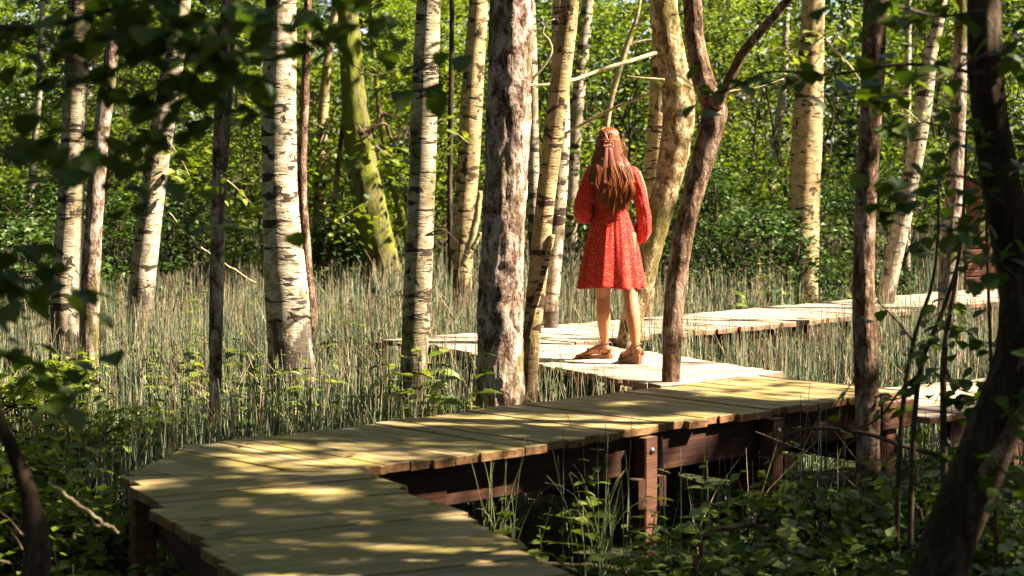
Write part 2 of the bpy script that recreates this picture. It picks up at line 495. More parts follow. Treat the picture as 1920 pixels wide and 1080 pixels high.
# first section (nearest), axis from behind the camera's foot of the deck to the first bend
c1a = (dp(430, 1075) + dp(1080, 1075)) / 2
d1 = unit((A_in + A_out) / 2 - c1a)
W1 = 1.10
r1 = thing('boardwalk_section', 'mossy weathered plank boardwalk section at the first sharp bend, leading to a corner post', 'boardwalk', (c1a[0], c1a[1], 0))
mid1 = (A_in + A_out) / 2
Lm = np.linalg.norm(mid1 - c1a)
mit = unit(A_in - A_out); mit_n = np.array([mit[1], -mit[0]])        # pointing to the near side
if np.dot(mit_n, c1a - mid1) < 0: mit_n = -mit_n
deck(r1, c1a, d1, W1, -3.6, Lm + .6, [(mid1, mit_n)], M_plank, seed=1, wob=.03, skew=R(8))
n1 = np.array([-d1[1], d1[0]])
for sg in (1, -1):
    e = .43 * sg
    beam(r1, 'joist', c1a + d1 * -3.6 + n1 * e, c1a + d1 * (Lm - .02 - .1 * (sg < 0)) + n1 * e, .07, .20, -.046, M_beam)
a1 = math.atan2(d1[1], d1[0]) - math.pi / 2
pl = c1a + d1 * (Lm - .16) + n1 * (.43 + .09)
post(r1, pl, a1, -.05, bolts=False)
for ss in (-.9, -2.6): 
    for sg in (1, -1): post(r1, c1a + d1 * ss + n1 * .52 * sg, a1, -.05, bolts=False)

# second section: first bend to the right-hand bend
near0, near1 = dp(715, 873), dp(1690, 733)
d2 = unit(near1 - near0)
n2 = np.array([-d2[1], d2[0]])                                    # to the far side
W2 = 1.16
ax2 = near0 + n2 * W2 / 2
L2 = np.linalg.norm(near1 - near0)
r2 = thing('boardwalk_section', 'long shaded plank boardwalk section with bolted post, in front of the woman', 'boardwalk', (ax2[0], ax2[1], 0))
out_n = unit(dp(236, 889) - dp(330, 846)); out_n = np.array([-out_n[1], out_n[0]])
if np.dot(out_n, ax2 - dp(236, 889)) < 0: out_n = -out_n
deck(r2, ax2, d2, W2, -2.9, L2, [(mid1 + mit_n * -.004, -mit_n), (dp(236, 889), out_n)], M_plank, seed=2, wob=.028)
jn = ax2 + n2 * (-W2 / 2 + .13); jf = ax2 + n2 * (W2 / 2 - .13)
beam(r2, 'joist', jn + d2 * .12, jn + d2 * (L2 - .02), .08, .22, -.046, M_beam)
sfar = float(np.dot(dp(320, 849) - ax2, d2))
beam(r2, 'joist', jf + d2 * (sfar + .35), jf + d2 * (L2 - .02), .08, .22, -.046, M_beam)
a2 = math.atan2(d2[1], d2[0])
# trestle at the bolted post (pixel 1220, 900): along the near joist
pA = on_plane(1218, 818, -.05)[:2]; sA = float(np.dot(pA - near0, d2))
def trestle(root, base, d, n, s, w, cap=True, top=-.055):
    ang = math.atan2(d[1], d[0])
    post(root, base + d * s + n * (-w / 2 + .035), ang, top)
    post(root, base + d * s + n * (w / 2 - .035), ang, top, bolts=False)
    for k in (-1, 1):
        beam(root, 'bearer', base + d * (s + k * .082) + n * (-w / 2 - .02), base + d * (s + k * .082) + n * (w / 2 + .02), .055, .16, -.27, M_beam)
trestle(r2, ax2, d2, n2, sA, W2)
trestle(r2, ax2, d2, n2, L2 - .12, W2)
pB = on_plane(1450, 782, -.05)[:2]
trestle(r2, ax2, d2, n2, float(np.dot(pB - near0, d2)), W2)
# end fascia at the right-hand bend
beam(r2, 'fascia_board', ax2 + d2 * (L2 + .035) + n2 * (-W2 / 2 + .02), ax2 + d2 * (L2 + .035) + n2 * (W2 / 2), .045, .19, .0, M_beam)
beam(r2, 'fascia_board', near1 + d2 * -.26 + n2 * -.03, near1 + d2 * .06 + n2 * -.03, .04, .17, -.047, M_post)

# third section: from the right-hand bend back to the left, under the woman
q0, q1 = dp(1570, 713), dp(1215, 659)         # its far edge
d3 = unit(q1 - q0); n3 = np.array([-d3[1], d3[0]])
if np.dot(n3, np.array([0, -1.0])) < 0: n3 = -n3                 # towards the camera
W3 = 1.16
ax3 = q0 + n3 * W3 / 2
E_out = dp(718, 639); E_in = dp(1196, 650)
m2 = unit(E_in - E_out); m2n = np.array([m2[1], -m2[0]])
if m2n[1] > 0: m2n = -m2n
r3 = thing('boardwalk_section', 'sunlit plank boardwalk section on which the woman in red stands', 'boardwalk', (ax3[0], ax3[1], 0))
L3 = np.linalg.norm(E_out - ax3)
far2 = ax2 + n2 * (W2 / 2 + .012)
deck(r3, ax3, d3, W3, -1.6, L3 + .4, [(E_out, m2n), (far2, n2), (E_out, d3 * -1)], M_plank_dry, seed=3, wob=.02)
for e, sA3, eA3 in ((W3 / 2 - .1, 1.6, L3 - .35), (-W3 / 2 + .1, .2, 2.2)):
    beam(r3, 'joist', ax3 + n3 * e + d3 * sA3, ax3 + n3 * e + d3 * eA3, .08, .2, -.046, M_beam)
for ss in (2.2, 4.3):
    post(r3, ax3 + d3 * ss + n3 * (W3 / 2 - .02), math.atan2(d3[1], d3[0]), -.05, bolts=False)

# fourth section: from the left-hand tip away to the right
f0, f1 = dp(718, 638), dp(1600, 562)
d4 = unit(f1 - f0); n4 = np.array([d4[1], -d4[0]])               # towards the camera
W4 = 1.2
ax4 = f0 + n4 * W4 / 2
L4 = np.linalg.norm(f1 - f0) + 4.2
r4 = thing('boardwalk_section', 'far sunlit plank boardwalk section running behind the reeds towards the slatted barrier', 'boardwalk', (ax4[0], ax4[1], 0))
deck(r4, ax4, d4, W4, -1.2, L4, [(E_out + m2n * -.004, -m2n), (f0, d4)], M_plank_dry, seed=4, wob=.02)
for e in (W4 / 2 - .08, -W4 / 2 + .08):
    beam(r4, 'joist', ax4 + n4 * e + d4 * (4.0 if e > 0 else 1.2), ax4 + n4 * e + d4 * (L4 - .02), .07, .24, -.046, M_beam)
for ss in (4.6, 6.4, 8.2, 10.2):
    post(r4, ax4 + d4 * ss + n4 * (W4 / 2 - .02), math.atan2(d4[1], d4[0]), -.05, bolts=False)

# lower spur beyond the right-hand bend
u0, u1 = on_plane(1702, 786, -.15)[:2], on_plane(1850, 768, -.15)[:2]
d5 = unit(u1 - u0); n5 = np.array([-d5[1], d5[0]])
ax5 = u0 + n5 * .58
r5 = thing('boardwalk_section', 'low grey plank spur stepping down beside the dark trunk at the bend', 'boardwalk', (ax5[0], ax5[1], -.15))
deck(r5, ax5, d5, 1.16, .0, 3.2, [(ax2 + d2 * (L2 + .065), d2)], M_plank_dry, zoff=-.15, seed=5, wob=.015)
for e in (-.5, .45):
    beam(r5, 'joist', ax5 + n5 * e + d5 * .45, ax5 + n5 * e + d5 * 3.1, .07, .18, -.196, M_beam)
for ss in (1.0, 2.6):
    for e in (-.58, .54): post(r5, ax5 + d5 * ss + n5 * e, math.atan2(d5[1], d5[0]), -.2, bolts=False)

def strip_poly(p, d, n, w, s0, s1): return [p + d * s0 - n * w / 2, p + d * s1 - n * w / 2, p + d * s1 + n * w / 2, p + d * s0 + n * w / 2]
DECK_POLYS = [strip_poly(c1a, d1, n1, W1, -4, Lm + .1), strip_poly(ax2, d2, n2, W2, -1.9, L2 + .1), strip_poly(ax3, d3, n3, W3, -.6, L3),
              strip_poly(ax4, d4, n4, W4, 0, L4), strip_poly(ax5, d5, n5, 1.16, 0, 3.2)]
def in_decks(P, grow=.06, which=None):
    P = np.asarray(P, float)[:, :2]
    out = np.zeros(len(P), bool)
    for k, poly in enumerate(DECK_POLYS):
        if which is not None and k not in which: continue
        q = np.array(poly)
        if area(q) < 0: q = q[::-1]
        ins = np.ones(len(P), bool)
        for a, b in zip(q, np.roll(q, -1, 0)):
            e = unit(b - a); nn = np.array([-e[1], e[0]])
            ins &= ((P - a) @ nn) > -grow
        out |= ins
    return out
def seg_dist(P, a, b):
    P = P[:, :2]; a = np.array(a); b = np.array(b); ab = b - a
    t = np.clip(((P - a) @ ab) / (ab @ ab), 0, 1)
    return np.linalg.norm(P - a - t[:, None] * ab, axis=1)

# ------------------------------------------------------------------ ground
gx = np.concatenate([np.linspace(-140, -16, 14), np.linspace(-15, 15, 76), np.linspace(16, 140, 14)])
gy = np.concatenate([np.linspace(-60, -5, 8), np.linspace(-4, 40, 96), np.linspace(42, 200, 14)])
GX, GY = np.meshgrid(gx, gy)
def ground_z(x, y):
    x = np.atleast_1d(np.asarray(x, float)); y = np.atleast_1d(np.asarray(y, float))
    z = GZ + .10 * (vnoise(np.c_[x * .7, y * .7, x * 0], 3) - .5) + .05 * (vnoise(np.c_[x * 2.1, y * 2.1, x * 0], 4) - .5)
    return z + np.clip((y - 22) * .035, 0, 3.0)
gv = np.c_[GX.ravel(), GY.ravel(), ground_z(GX.ravel(), GY.ravel())]
nx, ny = len(gx), len(gy)
ii = (np.arange(ny - 1)[:, None] * nx + np.arange(nx - 1)[None, :]).ravel()
ground = obj('ground', np_mesh('ground', gv, [np.stack([ii, ii + 1, ii + nx + 1, ii + nx], -1)]), M_ground)
tag(ground, 'dark damp forest soil with leaf litter under the reeds', 'ground', kind='structure')

# ------------------------------------------------------------------ gaps in the canopy: which leaves stay, by where their shadow falls
WOM = on_plane(1147, 678)[:2]
LIT_TRUNKS = []          # filled by the trees: (x, y, height, radius, keep)
shx, shy = -S[0] / S[2], -S[1] / S[2]
def canopy_keep(P):
    P = np.asarray(P, float)
    u = P[:, :2] + np.c_[P[:, 2] * shx, P[:, 2] * shy]
    x, y = u[:, 0], u[:, 1]
    nz = vnoise(np.c_[u * 1.7, u[:, 0] * 0], 21); nz2 = vnoise(np.c_[u * 5.0, u[:, 0] * 0], 22); nz3 = vnoise(np.c_[u * .8, u[:, 0] * 0], 23)
    pat = np.clip((nz * .5 + nz3 * .5 - .38) * 5, 0, 1)          # broad light and shade
    k = .05 + .30 * pat
    k = np.where((y < 11.5) & (x < -.8), .30 + .6 * pat, k)
    k = np.where((y < 10.6) & (x > .3), .7 + .3 * pat, k)
    k = np.where((y > 12.0) & (y < 23) & (x < 1), .015 + .14 * pat, k)
    k = np.where((y > 12.2) & (y < 22) & (x >= 1), .015 + .08 * pat, k)
    k = np.where((y >= 21) & (x < -2.0), .10 + .8 * pat, k)
    k = np.where((y >= 20) & (x >= -2.0), .02 + .22 * pat, k)
    k = np.where(y > 29.5, .08 + .7 * np.clip((nz3 - .38) * 6, 0, 1), k)
    d12 = in_decks(u, .05, (0, 1))
    k = np.where(d12, np.where(nz * .5 + nz2 * .5 > .66, .02, 1.0), k)
    lit = np.linalg.norm((u - dp(560, 852)) / np.array([.75, 1.0]), axis=1) < .55
    k = np.where(lit, np.where(nz2 > .40, .0, .5), k)
    k = np.where(in_decks(u, .1, (2, 3)), np.where(nz2 > .72, .25, .005), k)
    dw = seg_dist(u, WOM, WOM + np.array([shx, shy]) * 1.7)
    k = np.where(dw < .38, .0, k)
    k = np.where(np.abs(x) > .30 * y + 1.2, 1.0, k)
    for (tx, ty, th, tr, kk) in LIT_TRUNKS:
        dt = seg_dist(u, (tx, ty), (tx + shx * th, ty + shy * th))
        k = np.where(dt < tr, np.minimum(k, np.where(nz2 > .70, .2, kk * .12)), k)
    return rng.uniform(0, 1, len(P)) < k
# ------------------------------------------------------------------ trees
TRUNK_XY = []
MARK = {'far_left': 'the thin pale far birch', 'olive': 'the olive-stained birch', 'flaky': 'the flaky pinkish birch', 'white_lean': 'the leaning white birch', 'slim_red': 'the slender twin-stemmed birch', 'large_white': 'the thickest white birch',
        'back_pale': 'the thin pale back birch', 'mossy': 'the mossy leaning trunk', 'straight': 'the straight ringed birch', 'ochre': 'the forked ochre birch', 'rough': 'the thick rough-barked trunk', 'pair_front': 'the smooth cream birch',
        'pair_back': 'the mottled birch', 'bare_stem': 'the thin bare stem', 'lichen': 'the lichen-flecked trunk', 'knuckle': 'the trunk with the mossy knuckle', 'far_slim': 'the slim grey far trunk', 'broad': 'the broad sunlit ochre birch',
        'deck_pole': 'the dark trunk at the bend', 'leaning_white': 'the leaning birch past the far deck', 'far_right': 'the reddish trunk behind hazel leaves', 'curved': 'the large curved trunk', 'front_left': 'the bent sapling'}
def landmark(x, y, angular=False):
    """phrase for the marked tree nearest in plan, or nearest in direction for things far behind"""
    best = None
    for k, ph in MARK.items():
        if k not in T: continue
        tx, ty = T[k]['root'].location[0], T[k]['root'].location[1]
        d = abs(tx / max(ty, 1) - x / max(y, 1)) if angular else math.hypot(tx - x, ty - y)
        if best is None or d < best[0]: best = (d, ph)
    return best[1]
def trunk_noise(kind, R0):
    def f(a, P, n, sides):
        A = np.broadcast_to(a[None, :], (n, sides)).ravel(); Z = np.repeat(P[:, 2], sides)
        off = P[0, 0] * 7 + P[0, 1] * 3
        c, s = np.cos(A), np.sin(A)
        low = vnoise(np.c_[c * 1.1 + off, s * 1.1, Z * 1.6], 31) - .5
        if kind == 'rough':
            hi = vnoise(np.c_[c * R0 * 42 + off, s * R0 * 42, Z * 9], 32) - .5
            hi2 = vnoise(np.c_[c * R0 * 90, s * R0 * 90 + off, Z * 22], 33) - .5
            d = .16 * low + .17 * hi + .08 * hi2
        else:
            hi = vnoise(np.c_[c * R0 * 20 + off, s * R0 * 20, Z * 14], 34) - .5
            d = .12 * low + .05 * hi
        return 1 + d.reshape(n, sides)
    return f

def pix_path(pts, Y, dY=0.0):
    """[(x,y,w)] pixels -> 3D points + radii at depth Y (dY = change of depth per metre of height)"""
    out = []
    for x, y, w in pts:
        p = at_depth(x, y, Y)
        if dY: p = at_depth(x, y, Y + dY * (p[2] - GZ))
        out.append([*p, .5 * w * Y / FPX])
    return np.array(out)

def limb(g, a, b, r0, r1=.004, sag=.0, n=7, sides=5, jit=.06):
    t = np.linspace(0, 1, n)[:, None]
    P = np.asarray(a) * (1 - t) + np.asarray(b) * t
    L = np.linalg.norm(np.asarray(b) - a)
    P[1:-1] += rng.normal(0, jit * L / 3, (n - 2, 3))
    P[:, 2] += (np.sin(t[:, 0] * math.pi)) * sag * L
    g.add(*tube(P, np.linspace(r0, r1, n), sides))
    return P

def crown_leaves(root, c, rad, nclump, per, size, mat, sp=.42, keep=True, min_z=None, start=None, r0=.05, name='crown'):
    """leaf clumps in an ellipsoid round c, plus limbs reaching to them from the trunk"""
    base = np.array(root.location)
    D = unit(rng.normal(0, 1, (nclump, 3))); q = rng.uniform(.25, 1, nclump) ** .6
    C = np.asarray(c) + D * q[:, None] * np.asarray(rad)
    n = nclump * per
    P = np.repeat(C, per, 0) + rng.normal(0, 1, (n, 3)) * np.array([sp, sp, sp * .45])
    if min_z is not None: P = P[P[:, 2] > min_z]
    if keep: P = P[canopy_keep(P)]
    if len(P) == 0: return
    V, F = leaf_cloud(P - base, rng.uniform(.7, 1.25, len(P)) * size)
    o = obj(name, np_mesh(name, V, [F], False), mat, root); o['kind'] = 'stuff'
    g = Geo()
    for k in range(0, nclump, 2):
        if keep and not canopy_keep(np.array([C[k], C[k] * .6 + np.asarray(c) * .4])).all(): continue
        st = start(C[k]) if start else np.asarray(c) - np.array([0, 0, rad[2]])
        limb(g, st - base, C[k] - base, r0 * rng.uniform(.3, .7), .004, .06)
    if g.n: obj('limb_frame', g.mesh('limb_frame'), M_dark, root)

def tree(name, label, Y, pts, bark, rough='smooth', top=8.5, lit=None, crown=(2.3, 2.2), leaves=46, group=None, cat='tree', sides=22, step=.05, dY=0.0, base_y=None, flare=1.35):
    A = pix_path(pts, Y, dY)                       # bottom first
    d = (A[0, :3] - A[1, :3]); d = d / max(1e-6, abs(d[2]))
    gz = float(ground_z(A[0, 0], A[0, 1])[0])
    drop = A[0, 2] - gz + .05
    b = A[0, :3] + np.array([d[0] * drop * .6, d[1] * drop * .6, -drop])
    rows = [[*b, A[0, 3] * flare]] + ([[*(A[0, :3] * .55 + b * .45), A[0, 3] * (1 + (flare - 1) * .25)]] if drop > .3 else []) + A.tolist()
    u = unit(A[-1, :3] - A[-2, :3]); cur = A[-1, :3].copy(); r = A[-1, 3]
    nst = 4
    for k in range(nst):
        L = (top - A[-1, 2]) / nst
        u = unit(u * np.array([.75, .75, 1]) + np.array([rng.normal(0, .03), rng.normal(0, .03), .25]))
        cur = cur + u * L / u[2]; r = r * .74
        rows.append([*cur, r])
    rows = np.array(rows)
    # dense where it can be seen, coarser above
    seglen = np.concatenate([[0], np.cumsum(np.linalg.norm(np.diff(rows[:, :3], axis=0), axis=1))])
    n = int(seglen[-1] / step)
    dense = spline(rows, max(400, n * 2))
    sl = np.concatenate([[0], np.cumsum(np.linalg.norm(np.diff(dense[:, :3], axis=0), axis=1))])
    vis = 5.2
    tt = np.concatenate([np.arange(0, min(vis, sl[-1]), step), np.arange(min(vis, sl[-1]), sl[-1], .3), [sl[-1]]])
    Q = np.stack([np.interp(tt, sl, dense[:, k]) for k in range(4)], -1)
    root = thing(name, label, cat, (b[0], b[1], gz), group)
    loc = np.array(root.location)
    V, F = tube(Q[:, :3] - loc, Q[:, 3], sides, ref=np.array([0, 1.0, 0]), noise=trunk_noise(rough, A[0, 3]))
    obj('trunk', np_mesh('trunk', V, F), bark, root)
    TRUNK_XY.append((b[0], b[1], A[0, 3]))
    if lit is not None: LIT_TRUNKS.append((b[0], b[1], 3.4, max(.28, A[0, 3] * 1.7), lit))
    return dict(root=root, top=cur, rows=rows, Q=Q, crown=crown, leaves=leaves, r=A[0, 3])

def px_branch(t, name, pts, Y, mat=None, sides=7, dY=(0, 0), n=24, rough=.08):
    """branch given by pixels [(x,y,w)] at depth Y (+ linear dY from start to end), as a part of tree t"""
    k = len(pts); P = []
    for i, (x, y, w) in enumerate(pts):
        yy = Y + dY[0] + (dY[1] - dY[0]) * i / max(1, k - 1)
        P.append([*at_depth(x, y, yy), .5 * w * yy / FPX])
    Q = spline(np.array(P), n)
    Q[1:-1, :3] += rng.normal(0, rough * Q[1:-1, 3:4] , (n - 2, 3))
    root = t['root'] if isinstance(t, dict) else t
    V, F = tube(Q[:, :3] - np.array(root.location), np.maximum(Q[:, 3], .002), sides)
    return obj(name, np_mesh(name, V, F), mat or M_twig, root)

T = {}
T['far_left'] = tree('birch_tree', 'thin pale birch trunk half hidden in dark leaves at the reeds\' far edge', 22, [(48, 520, 16), (55, 400, 15), (63, 290, 13), (72, 180, 12), (80, 0, 11)], M_birch, sides=12, step=.1)
T['olive'] = tree('birch_tree', 'thick olive-stained birch trunk standing right against a flaky reddish one', 15.2, [(122, 640, 58), (124, 520, 54), (132, 380, 50), (140, 200, 44), (146, 0, 40)], M_birch_grey, lit=.5)
T['flaky'] = tree('birch_tree', 'slim birch with flaky pinkish bark touching the olive-stained trunk', 14.8, [(166, 640, 36), (172, 480, 34), (184, 300, 32), (205, 130, 26), (222, 0, 22)], M_rough, 'rough', lit=.3)
T['white_lean'] = tree('birch_tree', 'leaning white birch with a brilliantly lit side and black scars in the reeds', 17.5, [(262, 590, 50), (272, 480, 47), (290, 330, 46), (312, 190, 40), (342, 0, 30)], M_birch, lit=.1)
T['slim_red'] = tree('birch_tree', 'slender reddish birch with a thin twin stem beside it', 12.2, [(403, 765, 22), (405, 620, 25), (408, 450, 27), (412, 300, 28), (416, 150, 24), (424, 0, 20)], M_rough, 'rough', lit=.3, sides=16)
px_branch(T['slim_red'], 'stem', [(414, 420, 9), (421, 330, 10), (428, 240, 10), (436, 110, 9), (440, -60, 8)], 12.15, M_brown)
T['large_white'] = tree('birch_tree', 'thickest white birch with dark lens-shaped scars and a black base', 14.1, [(545, 700, 88), (538, 560, 80), (526, 400, 70), (522, 250, 64), (524, 100, 60), (526, 0, 56)], M_birch, lit=.1, sides=30, step=.035)
T['behind_large'] = tree('birch_tree', 'thin brown stem growing close behind the thickest white birch', 16, [(588, 620, 18), (574, 470, 18), (566, 340, 18), (571, 180, 16), (577, 0, 14)], M_brown, 'rough', lit=.4, sides=12)
T['back_pale'] = tree('birch_tree', 'thin pale birch far back with leafy shoots, near the mossy leaning trunk', 26, [(597, 470, 24), (600, 350, 23), (604, 230, 20), (616, 90, 16), (632, 0, 14)], M_birch_warm, lit=.25, sides=12, step=.08)
T['red_sapling'] = tree('sapling', 'thin reddish sapling leaning between pale birch and mossy trunk', 24, [(612, 500, 10), (622, 420, 10), (636, 290, 9), (650, 150, 7), (655, 0, 6)], M_brown, sides=8, step=.12, top=6, leaves=16, crown=(1.2, 1.4))
T['mossy'] = tree('mossy_tree', 'dark leaning trunk covered in bright yellow-green moss', 24, [(722, 500, 58), (700, 420, 62), (680, 320, 58), (664, 200, 46), (655, 60, 40), (650, 0, 38)], M_moss, 'rough', lit=.15, sides=18, step=.08)
px_branch(T['mossy'], 'dead_branch', [(672, 250, 12), (700, 238, 9), (720, 214, 7), (738, 222, 6), (748, 205, 5), (752, 180, 4)], 23.7, M_brown)
px_branch(T['mossy'], 'dead_branch', [(708, 228, 8), (712, 205, 6), (706, 188, 4)], 23.7, M_brown)
px_branch(T['mossy'], 'dead_branch', [(676, 262, 9), (720, 232, 7), (735, 260, 5), (760, 238, 4)], 23.8, M_brown)
T['moss_twin'] = tree('sapling', 'small leaning stem right beside the mossy trunk', 24.5, [(768, 470, 14), (752, 400, 14), (732, 330, 13), (716, 240, 11), (700, 100, 9)], M_moss, sides=10, step=.1, top=6, leaves=14, crown=(1.2, 1.4))
T['straight'] = tree('birch_tree', 'straight ringed birch with a bright edge, rising from nettles before the boardwalk tip', 13.05, [(772, 740, 50), (779, 620, 51), (786, 470, 52), (792, 300, 50), (797, 140, 48), (803, 0, 44)], M_birch_grey, lit=.06, sides=28, step=.035)
T['dark_pole'] = tree('sapling', 'very thin dark pole of a sapling between two birches', 21, [(846, 520, 10), (843, 380, 10), (845, 200, 10), (847, 0, 9)], M_dark, sides=8, step=.12, top=7, leaves=14, crown=(1.2, 1.4))
T['ochre'] = tree('birch_tree', 'ochre birch with a dead fork low on its side, behind the rough thick trunk', 20.5, [(862, 560, 42), (868, 440, 42), (878, 300, 42), (886, 150, 40), (897, 0, 36)], M_birch_warm, lit=.3, sides=18, step=.06)
px_branch(T['ochre'], 'dead_branch', [(868, 500, 14), (884, 450, 15), (896, 395, 13), (900, 358, 10)], 20.3, M_twig)
px_branch(T['ochre'], 'dead_branch', [(872, 480, 10), (890, 458, 9), (901, 436, 8)], 20.2, M_twig)
T['rough'] = tree('rough_barked_tree', 'thick rough-barked trunk beside the boardwalk with pink and grey flaking bark', 12.0, [(936, 760, 90), (937, 640, 84), (941, 480, 80), (949, 300, 79), (954, 140, 77), (958, 0, 75)], M_rough, 'rough', lit=.10, sides=44, step=.022)
T['grey_back'] = tree('birch_tree', 'grey mottled trunk peeping out behind the thick rough-barked one', 23, [(1000, 520, 22), (1001, 400, 22), (999, 250, 21), (997, 120, 20), (994, 0, 18)], M_birch_grey, lit=.4, sides=14, step=.08)
T['pair_front'] = tree('birch_tree', 'smooth cream birch leaning away from the thick rough trunk, mossy at its foot', 12.5, [(988, 745, 36), (996, 640, 33), (1010, 500, 35), (1023, 370, 36), (1042, 220, 38), (1058, 90, 36), (1068, 0, 34)], M_birch_warm, lit=.08, sides=24, step=.035)
px_branch(T['pair_front'], 'dead_branch', [(988, 640, 12), (1006, 560, 13), (1022, 500, 12), (1036, 440, 10)], 12.45, M_birch_warm, n=20)
T['pair_back'] = tree('birch_tree', 'mottled birch standing just behind the smooth cream one, ochre at its foot', 16.2, [(1032, 615, 28), (1037, 500, 31), (1046, 380, 33), (1050, 260, 36), (1049, 120, 32), (1050, 0, 28)], M_birch, lit=.1, sides=18, step=.05)
T['dim_back'] = tree('birch_tree', 'dim grey trunk far behind the pair of leaning birches', 24, [(1070, 480, 22), (1074, 330, 24), (1084, 180, 24), (1096, 60, 24), (1102, 0, 23)], M_birch_grey, lit=.6, sides=14, step=.08)
T['bare_stem'] = tree('sapling', 'thin bare leaning stem right behind the woman\'s head', 19, [(1120, 470, 8), (1128, 340, 9), (1140, 220, 10), (1155, 150, 11), (1176, 85, 11), (1192, 40, 8), (1200, 0, 6)], M_twig, sides=8, step=.1, top=5, leaves=12, crown=(1.0, 1.2))
px_branch(T['bare_stem'], 'dead_branch', [(1174, 88, 6), (1195, 80, 6), (1222, 74, 5)], 19, M_twig)
T['yellow_back'] = tree('birch_tree', 'yellowish birch standing behind the leaning lichen-covered trunk', 17.5, [(1205, 560, 40), (1216, 430, 42), (1230, 300, 42), (1236, 170, 36), (1238, 60, 32), (1238, 0, 30)], M_birch_warm, lit=.25, sides=18, step=.06)
T['lichen'] = tree('leaning_tree', 'leaning lichen-flecked trunk rising from the gap behind the woman\'s legs', 14.75, [(1172, 655, 40), (1190, 580, 41), (1216, 480, 44), (1242, 380, 48), (1264, 280, 56), (1272, 200, 58), (1258, 110, 52), (1247, 40, 50), (1243, 0, 50)], M_olive, 'rough', lit=.12, sides=30, step=.03)
px_branch(T['lichen'], 'dead_branch', [(1252, 92, 9), (1190, 112, 8), (1130, 130, 7), (1075, 150, 7), (1030, 158, 6), (990, 160, 4)], 14.75, M_twig, dY=(0, -1.2), n=34)
px_branch(T['lichen'], 'dead_branch', [(1265, 158, 7), (1200, 183, 6), (1140, 208, 6), (1068, 246, 5), (1030, 270, 3)], 14.75, M_twig, dY=(0, .4), n=34)
px_branch(T['lichen'], 'dead_branch', [(1246, 150, 6), (1200, 146, 4), (1165, 141, 3)], 14.6, M_twig)
px_branch(T['rough'], 'dead_branch', [(988, 158, 6), (1015, 130, 5), (1034, 98, 5), (1030, 76, 4), (1018, 62, 4), (1024, 44, 4), (1040, 36, 3)], 12, M_twig, n=30)
T['knuckle'] = tree('leaning_tree', 'dark reddish leaning trunk with a mossy knuckle at its fork, touching the deck edge', 12.25, [(1257, 716, 34), (1262, 600, 36), (1276, 470, 38), (1300, 360, 40), (1328, 260, 44), (1338, 205, 48), (1318, 150, 38), (1302, 70, 34), (1298, 0, 34)], M_brown, 'rough', lit=.25, sides=30, step=.03)
px_branch(T['knuckle'], 'branch', [(1340, 195, 34), (1360, 165, 20), (1390, 105, 18), (1425, 60, 17), (1470, 8, 15), (1520, -50, 13)], 12.2, M_brown, dY=(0, -.3), n=30, sides=12)
px_branch(T['knuckle'], 'dead_branch', [(1345, 178, 8), (1380, 170, 5), (1420, 165, 4), (1470, 148, 3)], 12.2, M_twig)
T['far_slim'] = tree('birch_tree', 'slim grey far trunk before the dark shade beside the broad ochre birch', 27, [(1444, 420, 17), (1449, 320, 17), (1459, 240, 17), (1468, 160, 15), (1475, 0, 12)], M_birch_grey, lit=.5, sides=12, step=.1)
T['broad'] = tree('birch_tree', 'broad sunlit ochre birch with peeling brown stripe in the green background', 22, [(1500, 540, 66), (1504, 450, 62), (1509, 330, 58), (1515, 200, 54), (1520, 100, 48), (1524, 0, 42)], M_birch_warm, lit=.04, sides=24, step=.05)
px_branch(T['broad'], 'dead_branch', [(1546, 72, 7), (1565, 95, 6), (1590, 120, 5), (1612, 150, 4)], 21.6, M_twig)
T['deck_pole'] = tree('dark_tree', 'straight dark brown trunk right in front of the boardwalk bend', 10.2, [(1627, 860, 46), (1624, 700, 44), (1619, 520, 41), (1624, 350, 40), (1634, 180, 41), (1640, 0, 41)], M_brown, 'rough', lit=.7, sides=28, step=.03)
T['leaning_white'] = tree('birch_tree', 'leaning white birch with green-stained left side beyond the far boardwalk', 19.0, [(1658, 580, 34), (1672, 500, 33), (1694, 400, 33), (1716, 290, 32), (1730, 200, 32), (1746, 90, 26), (1762, 20, 22)], M_birch, lit=.1, sides=18, step=.05)
T['far_right'] = tree('birch_tree', 'reddish trunk with bright right side behind the hazel leaves', 16.8, [(1773, 640, 36), (1778, 520, 35), (1786, 400, 33), (1795, 250, 28), (1800, 100, 25), (1803, 0, 24)], M_rough, 'rough', lit=.2, sides=18, step=.05)
T['thin_right'] = tree('birch_tree', 'thin pale trunk in the green beyond the leaning white birch', 24, [(1700, 420, 14), (1701, 260, 13), (1702, 120, 12), (1704, 0, 11)], M_birch, lit=.2, sides=10, step=.12)
T['curved'] = tree('curved_tree', 'large dark curved trunk with a patch of sun, framing the boardwalk spur', 6.6, [(1745, 1130, 104), (1790, 985, 96), (1845, 850, 92), (1893, 730, 88), (1914, 620, 86), (1910, 520, 82), (1892, 420, 76), (1868, 300, 68), (1850, 160, 62), (1843, 0, 58)], M_dark, 'rough', lit=.75, sides=34, step=.025, top=7.5)
px_branch(T['curved'], 'branch', [(1830, 900, 20), (1870, 850, 24), (1900, 800, 26), (1940, 730, 28), (1990, 640, 26)], 6.5, M_brown, sides=10)
T['front_left'] = tree('sapling', 'dark bent sapling stem leaning out of the undergrowth by the first bend', 5.4, [(62, 1120, 54), (70, 1030, 50), (58, 940, 34), (30, 860, 28), (0, 790, 26), (-60, 650, 24), (-90, 480, 22)], M_dark, 'rough', sides=18, step=.03, top=5.5, leaves=20, crown=(1.4, 1.2))

